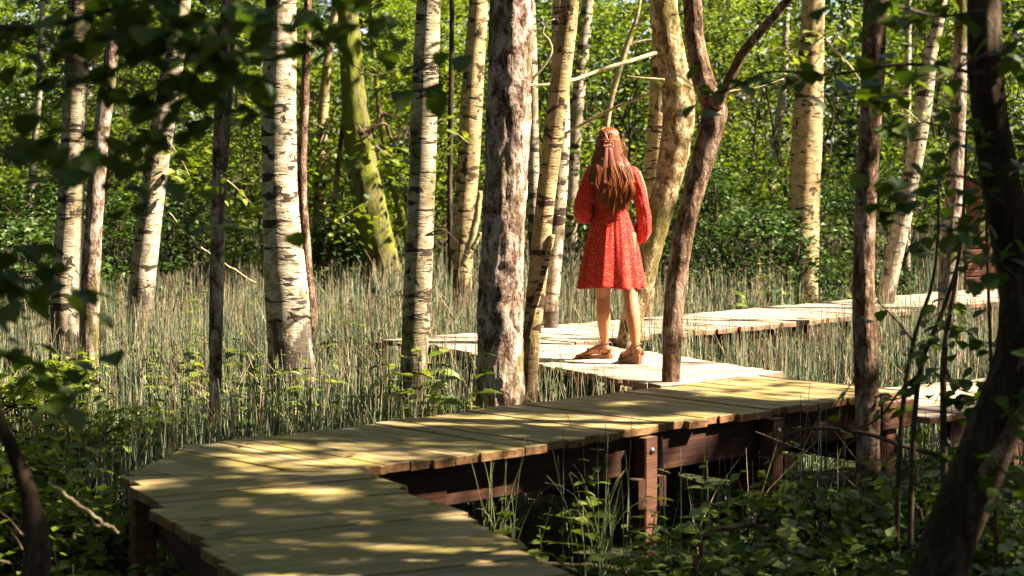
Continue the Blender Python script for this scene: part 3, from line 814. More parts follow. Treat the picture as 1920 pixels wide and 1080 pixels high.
for t in T.values():
    cr, cz = t['crown']; c = t['top'] + np.array([0, 0, -.3])
    Q = t['Q']
    hi = Q[Q[:, 2] > 4.4][:, :3]
    if len(hi) < 3: hi = Q[-4:, :3]
    crown_leaves(t['root'], c, (cr, cr, cz), t['leaves'], 80, .14, M_crown, min_z=4.6,
                 start=lambda p, hi=hi: hi[min(len(hi) - 1, int(rng.uniform(.2, 1) * len(hi)))], r0=t['r'])

# unseen trees added beyond the sides of the clearing: their crowns shade the decks and the undergrowth
def side_tree(x, y, h, cr, label, group, n=64, per=130, size=.125, keep=True):
    sh = S[:2] / np.linalg.norm(S[:2])
    for _ in range(6):                               # keep its own trunk from standing in the sun of the lit trunks and the person
        hit = False
        for (tx, ty, *_r) in [q for q in LIT_TRUNKS if q[4] < .3] + [(WOM[0], WOM[1], 0, 0, 0)]:
            rel = np.array([x - tx, y - ty]); al = rel @ sh
            if 0 < al < 11 and abs(rel @ np.array([-sh[1], sh[0]])) < .38: hit = True
        if not hit: break
        y += .31
    gz = float(ground_z(x, y)[0])
    root = thing('added_shade_alder', label, 'tree', (x, y, gz), group)
    P = [[0, 0, -.1, .17], [rng.normal(0, .1), rng.normal(0, .1), h * .35, .13], [rng.normal(0, .2), rng.normal(0, .2), h * .7, .085], [rng.normal(0, .3), rng.normal(0, .3), h, .03]]
    Q = spline(np.array(P), 40)
    V, F = tube(Q[:, :3], Q[:, 3], 14, ref=np.array([0, 1.0, 0]), noise=trunk_noise('rough', .14))
    obj('trunk', np_mesh('trunk', V, F), M_dark, root)
    W = Q[14:, :3] + np.array(root.location)
    if x > 3 and 1 < y < 17: n, per = 84, 160
    crown_leaves(root, np.array([x, y, gz + h * .80]), (cr, cr, h * .28), n, per, size, M_crown, keep=keep, min_z=3.6,
                 start=lambda p: W[int(rng.uniform(0, .9) * len(W))], r0=.09)
side = []
for yy in np.arange(-1, 36, 3.6):
    for xx in np.arange(-13, 22, 3.6):
        x = xx + rng.uniform(-1, 1); y = yy + rng.uniform(-1, 1)
        lim = max(0, y) * .27 + 1.6
        if abs(x) < lim + .4: continue
        if x < 0 and x < -lim - 8.5: continue
        if x > lim + 12: continue
        side.append((x, y))
for x, y in ((-6, -6), (-2.5, -7), (1.5, -6), (5, -5), (9, -6), (-5, -12), (0, -12), (5, -12), (10, -12), (-9, -2), (12, -1)):  # unseen trees added to block sky light from behind the camera
    side_tree(x, y, rng.uniform(9, 12), 2.9, 'unseen tall dark alder added behind the start of the boardwalk', 'alders added behind the camera to block sky light', 40, 60, .17, keep=False)
side.append((11.2, 10.4))  # extra unseen tree added to shade the right end of the long section
for x, y in side:
    side_tree(x, y, rng.uniform(8.5, 11.5), rng.uniform(2.1, 2.8),
              'unseen alder added for its shade at the open edge of the wood past the curved trunk' if x > 0 else 'unseen alder added to shut out sky at the edge of the wood past the bent sapling',
              'unseen shade alders added along the edge of the wood')

# ------------------------------------------------------------------ leafy undergrowth at the back of the clearing
def shrub(x, y, h, r, n, per, size, mat, label, group, name='hazel_bush', sp=.30):
    label = label % landmark(x, y, y > 14)
    gz = float(ground_z(x, y)[0])
    root = thing(name, label, 'bush', (x, y, gz), group)
    k = n
    a = rng.uniform(0, 2 * math.pi, k); q = np.sqrt(rng.uniform(.05, 1, k)); zz = .08 + .92 * rng.uniform(0, 1, k) ** .8
    prof = np.sin(np.clip(zz * .9 + .12, 0, 1) * math.pi) ** .6
    C = np.c_[np.cos(a) * q * r * prof, np.sin(a) * q * r * prof, zz * h]
    P = np.repeat(C, per, 0) + rng.normal(0, 1, (k * per, 3)) * np.array([sp, sp, sp * .38])
    P = P[P[:, 2] > .05]
    V, F = leaf_cloud(P, rng.uniform(.65, 1.25, len(P)) * size, tilt=.45)
    o = obj('foliage', np_mesh('foliage', V, [F], False), mat, root); o['kind'] = 'stuff'
    for s in range(5):
        aa = rng.uniform(0, 2 * math.pi); top = np.array([math.cos(aa) * r * .55, math.sin(aa) * r * .55, h * rng.uniform(.75, .98)])
        g = Geo()
        Pm = limb(g, np.array([math.cos(aa) * .12, math.sin(aa) * .12, -.05]), top, .028, .006, .05, 9, 6)
        for c in C[rng.choice(k, 5)]:
            limb(g, Pm[rng.integers(3, 8)], c, .010, .003, .03, 5, 4)
        obj('stem', g.mesh('stem'), M_dark, root)
for row, (yy, n, per, size, step_x) in enumerate(((25.5, 60, 85, .085, 2.3), (30, 66, 80, .095, 2.5), (35, 64, 75, .11, 2.8), (41, 60, 70, .13, 3.2))):
    w = yy * .27 + 3.2
    for xx in np.arange(-w, w, step_x):
        x = xx + rng.uniform(-.6, .6); y = yy + rng.uniform(-1.2, 1.2)
        h = rng.uniform(3.2, 5.5) + row * .6; lf = rng.uniform(.75, 1.45)
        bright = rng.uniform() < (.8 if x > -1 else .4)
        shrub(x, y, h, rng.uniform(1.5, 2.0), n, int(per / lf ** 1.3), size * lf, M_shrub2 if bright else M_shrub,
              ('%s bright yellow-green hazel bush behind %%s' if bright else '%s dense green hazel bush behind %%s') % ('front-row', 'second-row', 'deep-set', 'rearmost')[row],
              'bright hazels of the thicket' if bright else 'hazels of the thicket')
# low bushes in front of the thicket
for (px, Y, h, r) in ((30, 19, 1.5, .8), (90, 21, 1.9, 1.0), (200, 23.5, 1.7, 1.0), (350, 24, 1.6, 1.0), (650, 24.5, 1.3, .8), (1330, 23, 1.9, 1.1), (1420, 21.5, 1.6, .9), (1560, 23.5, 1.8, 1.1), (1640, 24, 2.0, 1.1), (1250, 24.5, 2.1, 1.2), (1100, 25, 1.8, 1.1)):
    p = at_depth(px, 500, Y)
    shrub(p[0], p[1], h, r, 34, 70, .075, M_shrub_shade, 'low shade-toned leafy bush where the reeds end, beyond %s', 'low bushes where the reeds end', 'low_bush', .2)
for (px, Y, h, r) in ((1300, 8.6, .42, .45), (1380, 8.2, .5, .5), (1460, 9.2, .6, .5), (1520, 8.4, .55, .55), (1600, 9.0, .62, .5), (1660, 7.9, .55, .5), (1420, 7.5, .42, .5), (1560, 7.4, .45, .5), (1720, 8.8, .66, .5), (1800, 9.4, .7, .5), (1880, 8.2, .65, .5), (1240, 7.8, .36, .4), (1780, 7.3, .5, .5), (1900, 7.0, .6, .5)):
    p = at_depth(px, 900, Y)
    shrub(p[0], p[1], h, r, 26, 22, .075, M_shrub, 'low bramble mound in deep shade near %s', 'bramble mounds below the boardwalk', 'bramble_bush', .12)
for (px, Y, h, r) in ((-30, 8.5, .7, .6), (60, 9.5, .75, .6), (150, 8.8, .6, .5), (40, 11.5, .85, .7), (190, 11.2, .7, .5), (-20, 7.2, .5, .5), (100, 7.4, .45, .4), (200, 8.0, .4, .35), (300, 11.8, .6, .4), (130, 13.0, .8, .6)):
    p = at_depth(px, 900, Y)
    shrub(p[0], p[1], h, r, 28, 24, .07, M_shrub2, 'low bright leafy mound in the undergrowth near %s', 'leafy mounds by the bent sapling', 'bramble_bush', .12)
# the wood beyond
n = 120000
P = np.c_[rng.uniform(-27, 27, n), rng.uniform(45, 60, n), rng.uniform(0, 11, n)]
P = P[vnoise(P * .55, 41) > .36]
# unseen leaf ring added round the clearing to block low sky light
m_ = 46000
a_ = rng.uniform(0, 1, m_)
ring = np.concatenate([np.c_[-rng.uniform(17, 25, m_), rng.uniform(-24, 48, m_), rng.uniform(0, 12, m_)], np.c_[rng.uniform(24, 31, m_), rng.uniform(-24, 48, m_), rng.uniform(0, 10, m_)], np.c_[rng.uniform(-20, 28, m_), -rng.uniform(15, 23, m_), rng.uniform(0, 12, m_)]])
ring = ring[vnoise(ring * .5, 42) > .30]
sz = np.concatenate([rng.uniform(.6, 1.3, len(P)) * .34, rng.uniform(.6, 1.3, len(ring)) * .48])
P = np.concatenate([P, ring])
P[:, 2] += ground_z(P[:, 0], P[:, 1])
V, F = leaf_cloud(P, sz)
tag(obj('far_wood', np_mesh('far_wood', V, [F], False), M_farleaf), 'dark mass of far woodland foliage behind the thicket, with an added unseen ring', 'woodland', kind='stuff')
# leaf-covered rising bank that closes the view between stems
# ------------------------------------------------------------------ horsetails
def scatter(n, y0, y1, x0f, x1f):
    y = np.sqrt(rng.uniform(y0 ** 2, y1 ** 2, n)); x = rng.uniform(x0f, x1f, n) * y
    return np.c_[x, y]
def reeds(P, hmin, hmax, rad, extra_lean=0.0):
    n = len(P)
    z0 = ground_z(P[:, 0], P[:, 1])
    h = rng.uniform(hmin, hmax, n) * (.75 + .5 * vnoise(np.c_[P * .9, P[:, :1] * 0], 51))
    lean = rng.normal(0, .055, (n, 2)); bent = rng.uniform(0, 1, n) < .10
    lean[bent] *= 7
    if extra_lean: lean = rng.normal(0, extra_lean, (n, 2))
    a = rng.uniform(0, 2 * math.pi, n)
    ts = np.array([0, .55, 1.0]); rs = np.array([1, .85, .35])
    V = np.zeros((n, 3, 3, 3)); H = np.zeros((n, 3, 3))
    for i, (t, rr) in enumerate(zip(ts, rs)):
        cx = P[:, 0] + lean[:, 0] * h * t ** 1.5; cy = P[:, 1] + lean[:, 1] * h * t ** 1.5; cz = z0 - .03 + h * t
        for j in range(3):
            aa = a + j * 2.0944
            V[:, i, j] = np.stack([cx + np.cos(aa) * rad * rr, cy + np.sin(aa) * rad * rr, cz], -1)
        H[:, i] = t
    f = []
    for i in range(2):
        for j in range(3):
            k = (j + 1) % 3
            f.append((i * 3 + j, i * 3 + k, i * 3 + 3 + k, i * 3 + 3 + j))
    F = (np.arange(n)[:, None, None] * 9 + np.array(f)[None]).reshape(-1, 4)
    return V.reshape(-1, 3), F, H.ravel()
def clear(P, grow=.05):
    ok = ~in_decks(P, grow)
    for (tx, ty, r) in TRUNK_XY: ok &= np.hypot(P[:, 0] - tx, P[:, 1] - ty) > r * 1.25
    return P[ok]
Pn = clear(scatter(27000, 9.5, 19, -.34, .33)); 
Pn = Pn[(vnoise(np.c_[Pn * 1.1, Pn[:, :1] * 0], 52) * .6 + vnoise(np.c_[Pn * 3.3, Pn[:, :1] * 0], 57) * .4) > .33]
# the shaded near side of the decks has few horsetails
near_side = ((Pn - ax2) @ n2 < -.5) 
Pn = Pn[~near_side | (rng.uniform(0, 1, len(Pn)) < .12)]
Pf = clear(scatter(23000, 19, 28, -.36, .34)); Pf = Pf[(vnoise(np.c_[Pf * .5, Pf[:, :1] * 0], 53) > .3)]
for nm, PP, hm, hx, rd, lb in (('horsetails', Pn, .62, .95, .0042, 'grey-green horsetail stems crowding both sides of the boardwalk'), ('far_horsetails', Pf, .65, 1.05, .0062, 'pale horsetail bed reaching back to the thicket')):
    V, F, H = reeds(PP, hm, hx, rd)
    tag(obj(nm, np_mesh(nm, V, [F], True, H), M_reed), lb, 'horsetails', kind='stuff')
Pd = clear(scatter(3000, 10, 22, -.34, .33))
V, F, H = reeds(Pd, .45, .95, .0036, .55)
tag(obj('dead_stalks', np_mesh('dead_stalks', V, [F], True, H * .55 + .2), NT('dead_stalk').done((.36, .28, .16), .8)), 'pale dead stalks leaning criss-cross through the horsetails', 'stalks', kind='stuff')
# leafy litter and creeping ground cover
Pg = scatter(34000, 5.5, 24, -.36, .36); Pg = Pg[vnoise(np.c_[Pg * 1.4, Pg[:, :1] * 0], 54) > .42]
zz = ground_z(Pg[:, 0], Pg[:, 1]) + rng.uniform(.02, .30, len(Pg)) * vnoise(np.c_[Pg * .8, Pg[:, :1] * 0], 55)
V, F = leaf_cloud(np.c_[Pg, zz], rng.uniform(.03, .075, len(Pg)), tilt=.5)
tag(obj('ground_cover', np_mesh('ground_cover', V, [F], False), M_shrub), 'low creeping leaves covering the soil between the horsetails', 'ground cover', kind='stuff')
# ------------------------------------------------------------------ herbs with single leaves
def leaf_mesh(name, wid=.34, serr=.035, teeth=9, tipdrop=.16, mat=None, heart=0.0):
    t = np.linspace(0, 1, teeth + 1)
    side_w = wid * np.sin(np.clip(t, 0, 1) ** .72 * math.pi) ** .85
    L, Rr = [], []
    V = []
    for k, tt in enumerate(t): V.append((tt, 0, -.02 - tipdrop * tt ** 2.2))
    idxL, idxR = {}, {}
    for s, idx in ((1, idxL), (-1, idxR)):
        for k in range(1, teeth):
            w = side_w[k] * (1 + (serr * 3 if k % 2 else -serr * 2))
            idx[k] = len(V); V.append((t[k] - .03 - heart * (1 - t[k]) * .3 + (.05 if k % 2 else 0), s * w, .06 * w / wid - tipdrop * t[k] ** 2.2))
    F = []
    for s, idx in ((1, idxL), (-1, idxR)):
        for k in range(teeth):
            a, b = k, k + 1
            oa, ob = idx.get(k, k), idx.get(k + 1, k + 1)
            poly = [a, b, ob, oa]; poly = list(dict.fromkeys(poly))
            if s < 0: poly = poly[::-1]
            if len(poly) == 3: F.append(poly)
            else: F += [[poly[0], poly[1], poly[2]], [poly[0], poly[2], poly[3]]]
    me = np_mesh(name, np.array(V), [np.array(F)], True)
    me.materials.append(mat)
    return me
NETTLE = [leaf_mesh('nettle_leaf', .30 + .03 * i, .04, 9, .12 + .08 * i, M_herb) for i in range(3)]
HAZEL = [leaf_mesh('hazel_leaf', .40 + .03 * i, .03, 9, .10 + .07 * i, M_hazel) for i in range(3)]

def put_leaf(root, me, p, az, droop, L, roll=0.0):
    o = bpy.data.objects.new('leaf', me); col.objects.link(o); o.parent = root
    o.matrix_basis = Matrix.Translation(Vector(p)) @ Euler((roll, droop, az)).to_matrix().to_4x4() @ Matrix.Scale(L, 4)
    return o

class HerbProto:
    def __init__(s, nodes, H, L0, lean):
        t = np.linspace(0, 1, 9)
        a = random.uniform(0, 6.28)
        s.path = np.c_[np.cos(a) * lean * t ** 2, np.sin(a) * lean * t ** 2, t * H]
        V, F = tube(s.path, np.linspace(.0045, .0018, 9), 5)
        s.stem = np_mesh('stem', V, F); s.stem.materials.append(M_stem)
        s.leaves = []
        az = random.uniform(0, 6.28)
        for k in range(nodes):
            tt = .22 + .78 * (k + .5) / nodes
            p = np.array([np.interp(tt, t, s.path[:, j]) for j in range(3)])
            L = L0 * (1.0 if tt < .6 else 1.0 - .75 * (tt - .6) / .4) * random.uniform(.85, 1.15)
            for q in (0, math.pi):
                s.leaves.append((random.choice(NETTLE), p, az + q + random.uniform(-.3, .3), random.uniform(-.15, .45) - .3 * tt, L, random.uniform(-.35, .35)))
            az += math.pi / 2 + random.uniform(-.3, .3)
HERBS = [HerbProto(random.choice([5, 6, 7]), 1.0, random.uniform(.14, .19), random.uniform(.05, .2)) for _ in range(9)]

def herb(x, y, h, label, group, big=1.0):
    gz = float(ground_z(x, y)[0])
    root = thing('nettle_plant', '%s %s, near %s' % ('tall' if h > .8 else 'knee-high' if h > .6 else 'short', label, landmark(x, y)), 'plant', (x, y, gz), group)
    pr = random.choice(HERBS)
    root.rotation_euler = (random.uniform(-.1, .1), random.uniform(-.1, .1), random.uniform(0, 6.28))
    root.scale = (h * big, h * big, h)
    o = bpy.data.objects.new('stem', pr.stem); col.objects.link(o); o.parent = root
    for me, p, az, dr, L, ro in pr.leaves: put_leaf(root, me, p, az, dr, L, ro)
ZONES = [
    (34, (-60, 250), (8.6, 13.2), (.55, .95), 'nettle in dark undergrowth', 'nettles by the bent sapling', 1.0),
    (16, (-40, 300), (6.2, 8.6), (.45, .75), 'nettle at the first bend\'s corner post', 'nettles at the corner post', 1.0),
    (74, (250, 740), (10.9, 15.5), (.66, .98), 'nettle among the horsetails', 'nettles among the horsetails', .95),
    (17, (735, 925), (11.5, 13.2), (.80, 1.05), 'sunlit nettle behind the long deck', 'sunlit nettles between the birches', 1.05),
    (26, (930, 1340), (7.0, 9.6), (.42, .72), 'nettle beside the bolted post', 'nettles by the bolted post', 1.1),
    (58, (1250, 1960), (7.0, 10.8), (.45, .85), 'nettle in deep shade before the deck', 'nettles before the dark brown trunk', 1.0),
    (16, (1290, 1600), (17.5, 22), (.8, 1.15), 'sunlit nettle behind the far boardwalk', 'nettles behind the far boardwalk', 1.0),
    (10, (300, 720), (16.5, 20), (.8, 1.05), 'nettle in the far horsetails', 'nettles in the far horsetails', 1.0),
]
for cnt, (x0, x1), (y0, y1), (h0, h1), lb, gr, big in ZONES:
    made = 0; tries = 0
    while made < cnt and tries < 900:
        tries += 1
        Y = random.uniform(y0, y1); x = (random.uniform(x0, x1) - 960) / FPX * Y
        q = np.array([[x, Y]])
        if in_decks(q, .10)[0]: continue
        if any(math.hypot(x - tx, Y - ty) < r + .08 for tx, ty, r in TRUNK_XY): continue
        herb(x, Y, random.uniform(h0, h1), lb, gr, big); made += 1

# ------------------------------------------------------------------ leafy twigs
def leafy_twig(root, pts, Y, nleaf, size, w=6, dY=(0, 0), meshes=HAZEL, mat=None, name='twig', spread=.05, n=22):
    k = len(pts); P = []
    for i, (x, y) in enumerate(pts):
        yy = Y + dY[0] + (dY[1] - dY[0]) * i / max(1, k - 1)
        P.append([*at_depth(x, y, yy), .5 * w * (1 - .65 * i / max(1, k - 1)) * yy / FPX])
    Q = spline(np.array(P), n)
    loc = np.array(root.location)
    V, F = tube(Q[:, :3] - loc, Q[:, 3], 6)
    tw = obj(name, np_mesh(name, V, F), mat or M_twig_dark, root)
    for i in range(nleaf):
        t = random.uniform(.12, 1) * (n - 1); j = min(n - 2, int(t))
        p = Q[j, :3] * (1 - t + j) + Q[j + 1, :3] * (t - j)
        p = p - loc + rng.normal(0, spread, 3) * np.array([1, 1, .7])
        put_leaf(tw, random.choice(meshes), p, random.uniform(0, 6.28), random.uniform(.0, .8), size * random.uniform(.65, 1.2), random.uniform(-.5, .5))
    return tw

# tree at the left whose branches hang into the picture
lt_x, lt_y = -2.15, 4.6
ov = thing('overhanging_tree', 'leafy tree whose dark blurred branches hang in above the reeds', 'tree', (lt_x, lt_y, float(ground_z(lt_x, lt_y)[0])))
Q = spline(np.array([[0, 0, -.1, .13], [.05, 0, 1.6, .11], [.0, .1, 3.4, .09], [-.1, .1, 6.5, .03]]), 60)
V, F = tube(Q[:, :3], Q[:, 3], 20, ref=np.array([0, 1.0, 0]), noise=trunk_noise('rough', .12))
obj('trunk', np_mesh('trunk', V, F), M_dark, ov)
crown_leaves(ov, np.array([lt_x + .6, lt_y, 5.6]), (2.4, 2.2, 1.6), 60, 90, .085, M_crown, keep=False, min_z=3.0, start=lambda p: Q[rng.integers(30, 58), :3] + np.array(ov.location), r0=.06)
LT = [([(-560, 60), (-200, 40), (60, 50), (230, 12), (400, -30)], 4.7, 42, 20, (0, .2)),
      ([(-300, 30), (0, 70), (160, 120), (300, 180), (420, 210)], 4.6, 46, 9, (0, .3)),
      ([(-300, 200), (0, 250), (120, 290), (250, 330)], 4.4, 34, 9, (0, .2)),
      ([(100, 100), (260, 60), (420, 40), (560, 60), (700, 40)], 4.9, 62, 9, (0, .1)),
      ([(250, -60), (400, 60), (450, 160), (480, 250)], 4.8, 42, 7, (0, .3)),
      ([(420, -40), (560, -10), (700, 40), (800, 120), (860, 160)], 5.2, 26, 6, (0, .3)),
      ([(200, -60), (300, 20), (350, 120), (300, 230), (240, 280)], 4.7, 40, 6, (0, .1)),
      ([(300, 330), (400, 400), (470, 440), (530, 470)], 4.6, 10, 4, (0, .1)),
      ([(-300, 420), (-60, 470), (40, 520), (110, 560)], 4.6, 30, 8, (0, .2)),
      ([(-300, 620), (-80, 640), (40, 680), (150, 700)], 4.9, 34, 8, (0, .3))]
for pts, Y, nl, w, dY in LT: leafy_twig(ov, pts, Y, int(nl * 1.5), .072, w, dY, name='twig', spread=.065)

# twigs of the curved tree
RT = [([(1850, 100), (1790, 130), (1700, 170), (1590, 175)], 6.4, 30, 9, (0, -.3)),
      ([(1845, 20), (1760, 30), (1680, 10), (1600, 0)], 6.4, 34, 9, (0, -.3)),
      ([(1880, 380), (1800, 330), (1700, 350), (1600, 385)], 6.4, 34, 9, (0, -.4)),
      ([(1865, 260), (1780, 240), (1700, 220), (1640, 215)], 6.4, 24, 8, (0, -.2)),
      ([(1850, 140), (1700, 120), (1560, 140), (1440, 135), (1340, 175), (1260, 135)], 6.5, 34, 10, (0, .3)),
      ([(1850, 110), (1900, 80), (1960, 60), (2040, 50)], 6.5, 34, 9, (0, .3)),
      ([(1890, 330), (1930, 300), (1980, 260)], 6.5, 26, 9, (0, .3)),
      ([(1905, 520), (1850, 470), (1790, 440), (1730, 420)], 6.4, 30, 8, (0, -.3)),
      ([(1890, 780), (1930, 740), (1990, 700)], 6.4, 26, 8, (0, -.2)),
      ([(1860, 860), (1900, 900), (1960, 930)], 6.3, 24, 8, (0, -.3))]
for pts, Y, nl, w, dY in RT: leafy_twig(T['curved']['root'], pts, Y, nl, .072, w * .8, dY, spread=.06)
# leaf spray on the dark-brown trunk and on birches
leafy_twig(T['deck_pole']['root'], [(1640, 745), (1665, 740), (1690, 760)], 10.1, 8, .06, 4, meshes=HAZEL)
leafy_twig(T['straight']['root'], [(800, 440), (830, 430), (860, 455)], 12.5, 8, .07, 4)
leafy_twig(T['back_pale']['root'], [(604, 270), (630, 200), (650, 180)], 25.8, 20, .10, 5, spread=.14)
leafy_twig(T['back_pale']['root'], [(600, 350), (640, 330), (670, 380)], 25.8, 24, .10, 5, spread=.14)
leafy_twig(T['mossy']['root'], [(670, 300), (650, 330), (640, 390)], 23.5, 24, .10, 5, spread=.14)

for key, pts, Y, nl in (('back_pale', [(606, 240), (570, 225), (540, 240)], 25.5, 26), ('back_pale', [(602, 300), (640, 275), (690, 285)], 25.4, 34), ('mossy', [(668, 230), (700, 270), (745, 300)], 23.4, 34), ('mossy', [(690, 380), (660, 395), (625, 420)], 23.4, 30),
                        ('mossy', [(660, 120), (700, 140), (750, 130)], 23.4, 34), ('red_sapling', [(618, 450), (640, 430), (665, 440)], 23.6, 24), ('ochre', [(880, 270), (850, 250), (830, 280)], 20.2, 22), ('bare_stem', [(1190, 50), (1215, 30), (1240, 40)], 18.6, 20),
                        ('white_lean', [(305, 250), (340, 300), (355, 330)], 17.3, 20), ('slim_red', [(414, 330), (440, 350), (470, 380)], 12.0, 14), ('leaning_white', [(1725, 230), (1690, 200), (1650, 190)], 18.8, 28), ('broad', [(1515, 90), (1560, 60), (1600, 70)], 21.6, 30), ('broad', [(1512, 120), (1470, 90), (1430, 100)], 21.6, 30)):
    leafy_twig(T[key]['root'], pts, Y, nl, .115 if Y > 17 else .07, 4, meshes=NETTLE, mat=M_twig, spread=.13 if Y > 17 else .07)
# hazel shoots at the right
hz0 = at_depth(1725, 900, 8.2)
hz = thing('hazel_shrub', 'group of thin dark hazel shoots with broad leaves before the boardwalk spur', 'shrub', (hz0[0], hz0[1], float(ground_z(hz0[0], hz0[1])[0])))
HS = [([(1680, 1080), (1688, 817), (1711, 647), (1747, 536), (1758, 447), (1760, 330)], 8.2, 18, 12),
      ([(1705, 1080), (1711, 851), (1726, 690), (1764, 592), (1798, 485), (1807, 400), (1812, 250)], 8.1, 40, 13),
      ([(1772, 1080), (1769, 783), (1771, 655), (1790, 540), (1800, 450)], 7.9, 36, 17),
      ([(1870, 1080), (1862, 800), (1858, 677), (1850, 440), (1848, 300)], 7.8, 40, 11),
      ([(1726, 700), (1690, 730), (1640, 790), (1575, 800), (1585, 735), (1630, 690)], 8.1, 6, 6),
      ([(1790, 860), (1700, 838), (1620, 812), (1540, 803), (1480, 815), (1462, 850)], 8.6, 3, 11),
      ([(1712, 640), (1680, 600), (1640, 560)], 8.2, 2, 5),
      ([(1764, 600), (1810, 620), (1850, 650), (1880, 640)], 8.0, 26, 6),
      ([(1771, 690), (1800, 730), (1850, 740)], 7.9, 22, 6)]
for pts, Y, nl, w in HS: leafy_twig(hz, pts, Y, nl, .068, w, name='shoot', spread=.05)

# fallen branches
def fallen(label, pts, Y, mat, dY=(0, 0)):
    P = np.array([[*at_depth(x, y, Y + dY[0] + (dY[1] - dY[0]) * i / (len(pts) - 1)), .5 * w * Y / FPX] for i, (x, y, w) in enumerate(pts)])
    Q = spline(P, 26); Q[1:-1, :3] += rng.normal(0, .004, (24, 3))
    c = Q[:, :3].mean(0)
    V, F = tube(Q[:, :3] - c, np.maximum(Q[:, 3], .002), 7)
    return tag(obj('fallen_branch', np_mesh('fallen_branch', V, F), mat, loc=c), label, 'branch')
fallen('thin reddish fallen branch sloping through the nettles by the corner post', [(92, 905, 7), (130, 935, 8), (175, 965, 8), (222, 1000, 6)], 6.9, M_twig)
fallen('pale arched stalk bending over nettles at the corner post', [(135, 1010, 5), (160, 985, 5), (190, 982, 5), (220, 1000, 4)], 6.9, M_twig)
fallen('bent dead branch rising from nettles below the bolted post', [(1302, 1100, 12), (1312, 1040, 12), (1330, 1000, 12), (1380, 988, 11), (1440, 985, 8)], 7.2, M_twig_dark)
fallen('long pale dead stem leaning across the reeds before the white birches', [(318, 400, 3), (360, 450, 3), (400, 480, 3.5), (480, 530, 3)], 14.0, M_twig, (0, .6))

# fallen dry leaves on the decks
M_dry = mat_leaf_object('dry_leaf', [(0, (.20, .06, .03)), (.5, (.26, .12, .05)), (1, (.33, .20, .09))], .1)
DRY = leaf_mesh('dry_leaf', .36, .02, 7, -.18, M_dry)
for (x, y, s, lb) in ((378, 977, .09, 'curled reddish dry leaf on the mossy planks of the first bend'), (450, 835, .05, 'small brown leaf lying where the first bend is sunlit'), (655, 853, .05, 'small dry leaf on the sunlit planks at the inner corner'), (672, 974, .04, 'dark crumb of leaf on the mossy planks of the first section'),
                      (1085, 760, .05, 'small dry leaf on the long shaded boardwalk section'), (1310, 742, .05, 'dry leaf on the shaded planks in front of the leaning trunk'), (900, 800, .05, 'tiny dry leaf on the shaded planks before the thick rough trunk')):
    p = on_plane(x, y, .012)
    o = obj('fallen_leaf', DRY, None, loc=p); o.scale = (s, s, s); o.rotation_euler = (random.uniform(-.2, .2), random.uniform(-.2, .2), random.uniform(0, 6.28))
    tag(o, lb, 'leaf')

# grass tufts by the decks
M_grass = NT('grass_blade'); M_grass = M_grass.done((.20, .23, .09), .6)
for (px, Y, lb) in ((1405, 14.7, 'arching grass tuft in front of the far boardwalk beam'), (1345, 14.6, 'small arching grass tuft beside the dark leaning trunk, before the far deck'), (1025, 12.5, 'dry grass tuft at the foot of the smooth cream birch'), (1120, 9.25, 'dark grass tuft hanging before the beam near the bolted post'), (930, 9.2, 'dark grass tuft under the beam near the inner corner')):
    p = at_depth(px, 700, Y); gz = float(ground_z(p[0], Y)[0])
    g = Geo()
    for k in range(26):
        a = random.uniform(0, 6.28); h = random.uniform(.55, .95); reach = random.uniform(.05, .3)
        t = np.linspace(0, 1, 8); b0 = rng.normal(0, .05, 2)
        path = np.c_[b0[0] + np.cos(a) * reach * t ** 2, b0[1] + np.sin(a) * reach * t ** 2, h * (t - .35 * t ** 3 * (reach / .3))]
        g.add(*tube(path, np.linspace(.004, .0008, 8), 3, cap=False))
    root = thing('grass_tuft', lb, 'grass', (p[0], Y, gz)); o = obj('blades', g.mesh('blades'), M_grass, root); o['kind'] = 'stuff'

# slatted barrier at the far end
bb = at_depth(1822, 540, 21.2)
br = thing('wooden_barrier', 'reddish slatted timber barrier with post at the far boardwalk end', 'barrier', (bb[0], bb[1], GZ))
br.rotation_euler = (0, 0, .12)
def vpost(x, h, s=.12):
    V, F = box((x - s / 2, -s / 2, -.2), (x + s / 2, s / 2, h)); obj('post', np_mesh('post', V, F, False), M_post, br)
vpost(0, 1.95); vpost(1.25, 1.95); vpost(2.5, 1.95)
for k in range(7):
    V, F = bevel_box(2.7, .035, .062, .005); o = obj('slat', np_mesh('slat', np.array(V), F, False), M_post, br); o.location = (1.25, -.085, .80 + k * .078); o.rotation_euler = (0, random.uniform(-.004, .004), 0)
V, F = bevel_box(.75, .05, .06, .005); o = obj('brace', np_mesh('brace', np.array(V), F, False), M_plank_dry, br); o.location = (.35, -.13, 1.45); o.rotation_euler = (0, -.9, 0)
# ------------------------------------------------------------------ the woman
def mat_dress():
    m = NT('red_dotted_cloth')
    co = m.coord()
    v = m.n('TexVoronoi'); v.inputs['Scale'].default_value = 95; m.l(co, v.inputs['Vector'])
    dots = m.mask(v.outputs['Distance'], .25, .17)
    v2 = m.n('TexVoronoi'); v2.inputs['Scale'].default_value = 150; m.l(co, v2.inputs['Vector'])
    dots2 = m.mask(v2.outputs['Distance'], .22, .16)
    c = m.mix(dots, (.58, .022, .013), (.82, .50, .36))
    c = m.mix(m.math('MULTIPLY', dots2, .35), c, (.75, .30, .20))
    m.bump(m.noise(co, 240, 3), .15, .003)
    m.b.inputs['Sheen Weight'].default_value = .15
    m.done(c, .75, .25)
    tr = m.n('BsdfTranslucent'); m.l(c, tr.inputs[0]); mx = m.n('MixShader'); mx.inputs[0].default_value = .22
    m.l(m.b.outputs[0], mx.inputs[1]); m.l(tr.outputs[0], mx.inputs[2]); m.l(mx.outputs[0], m.out.inputs[0])
    return m.m
M_dress = mat_dress()
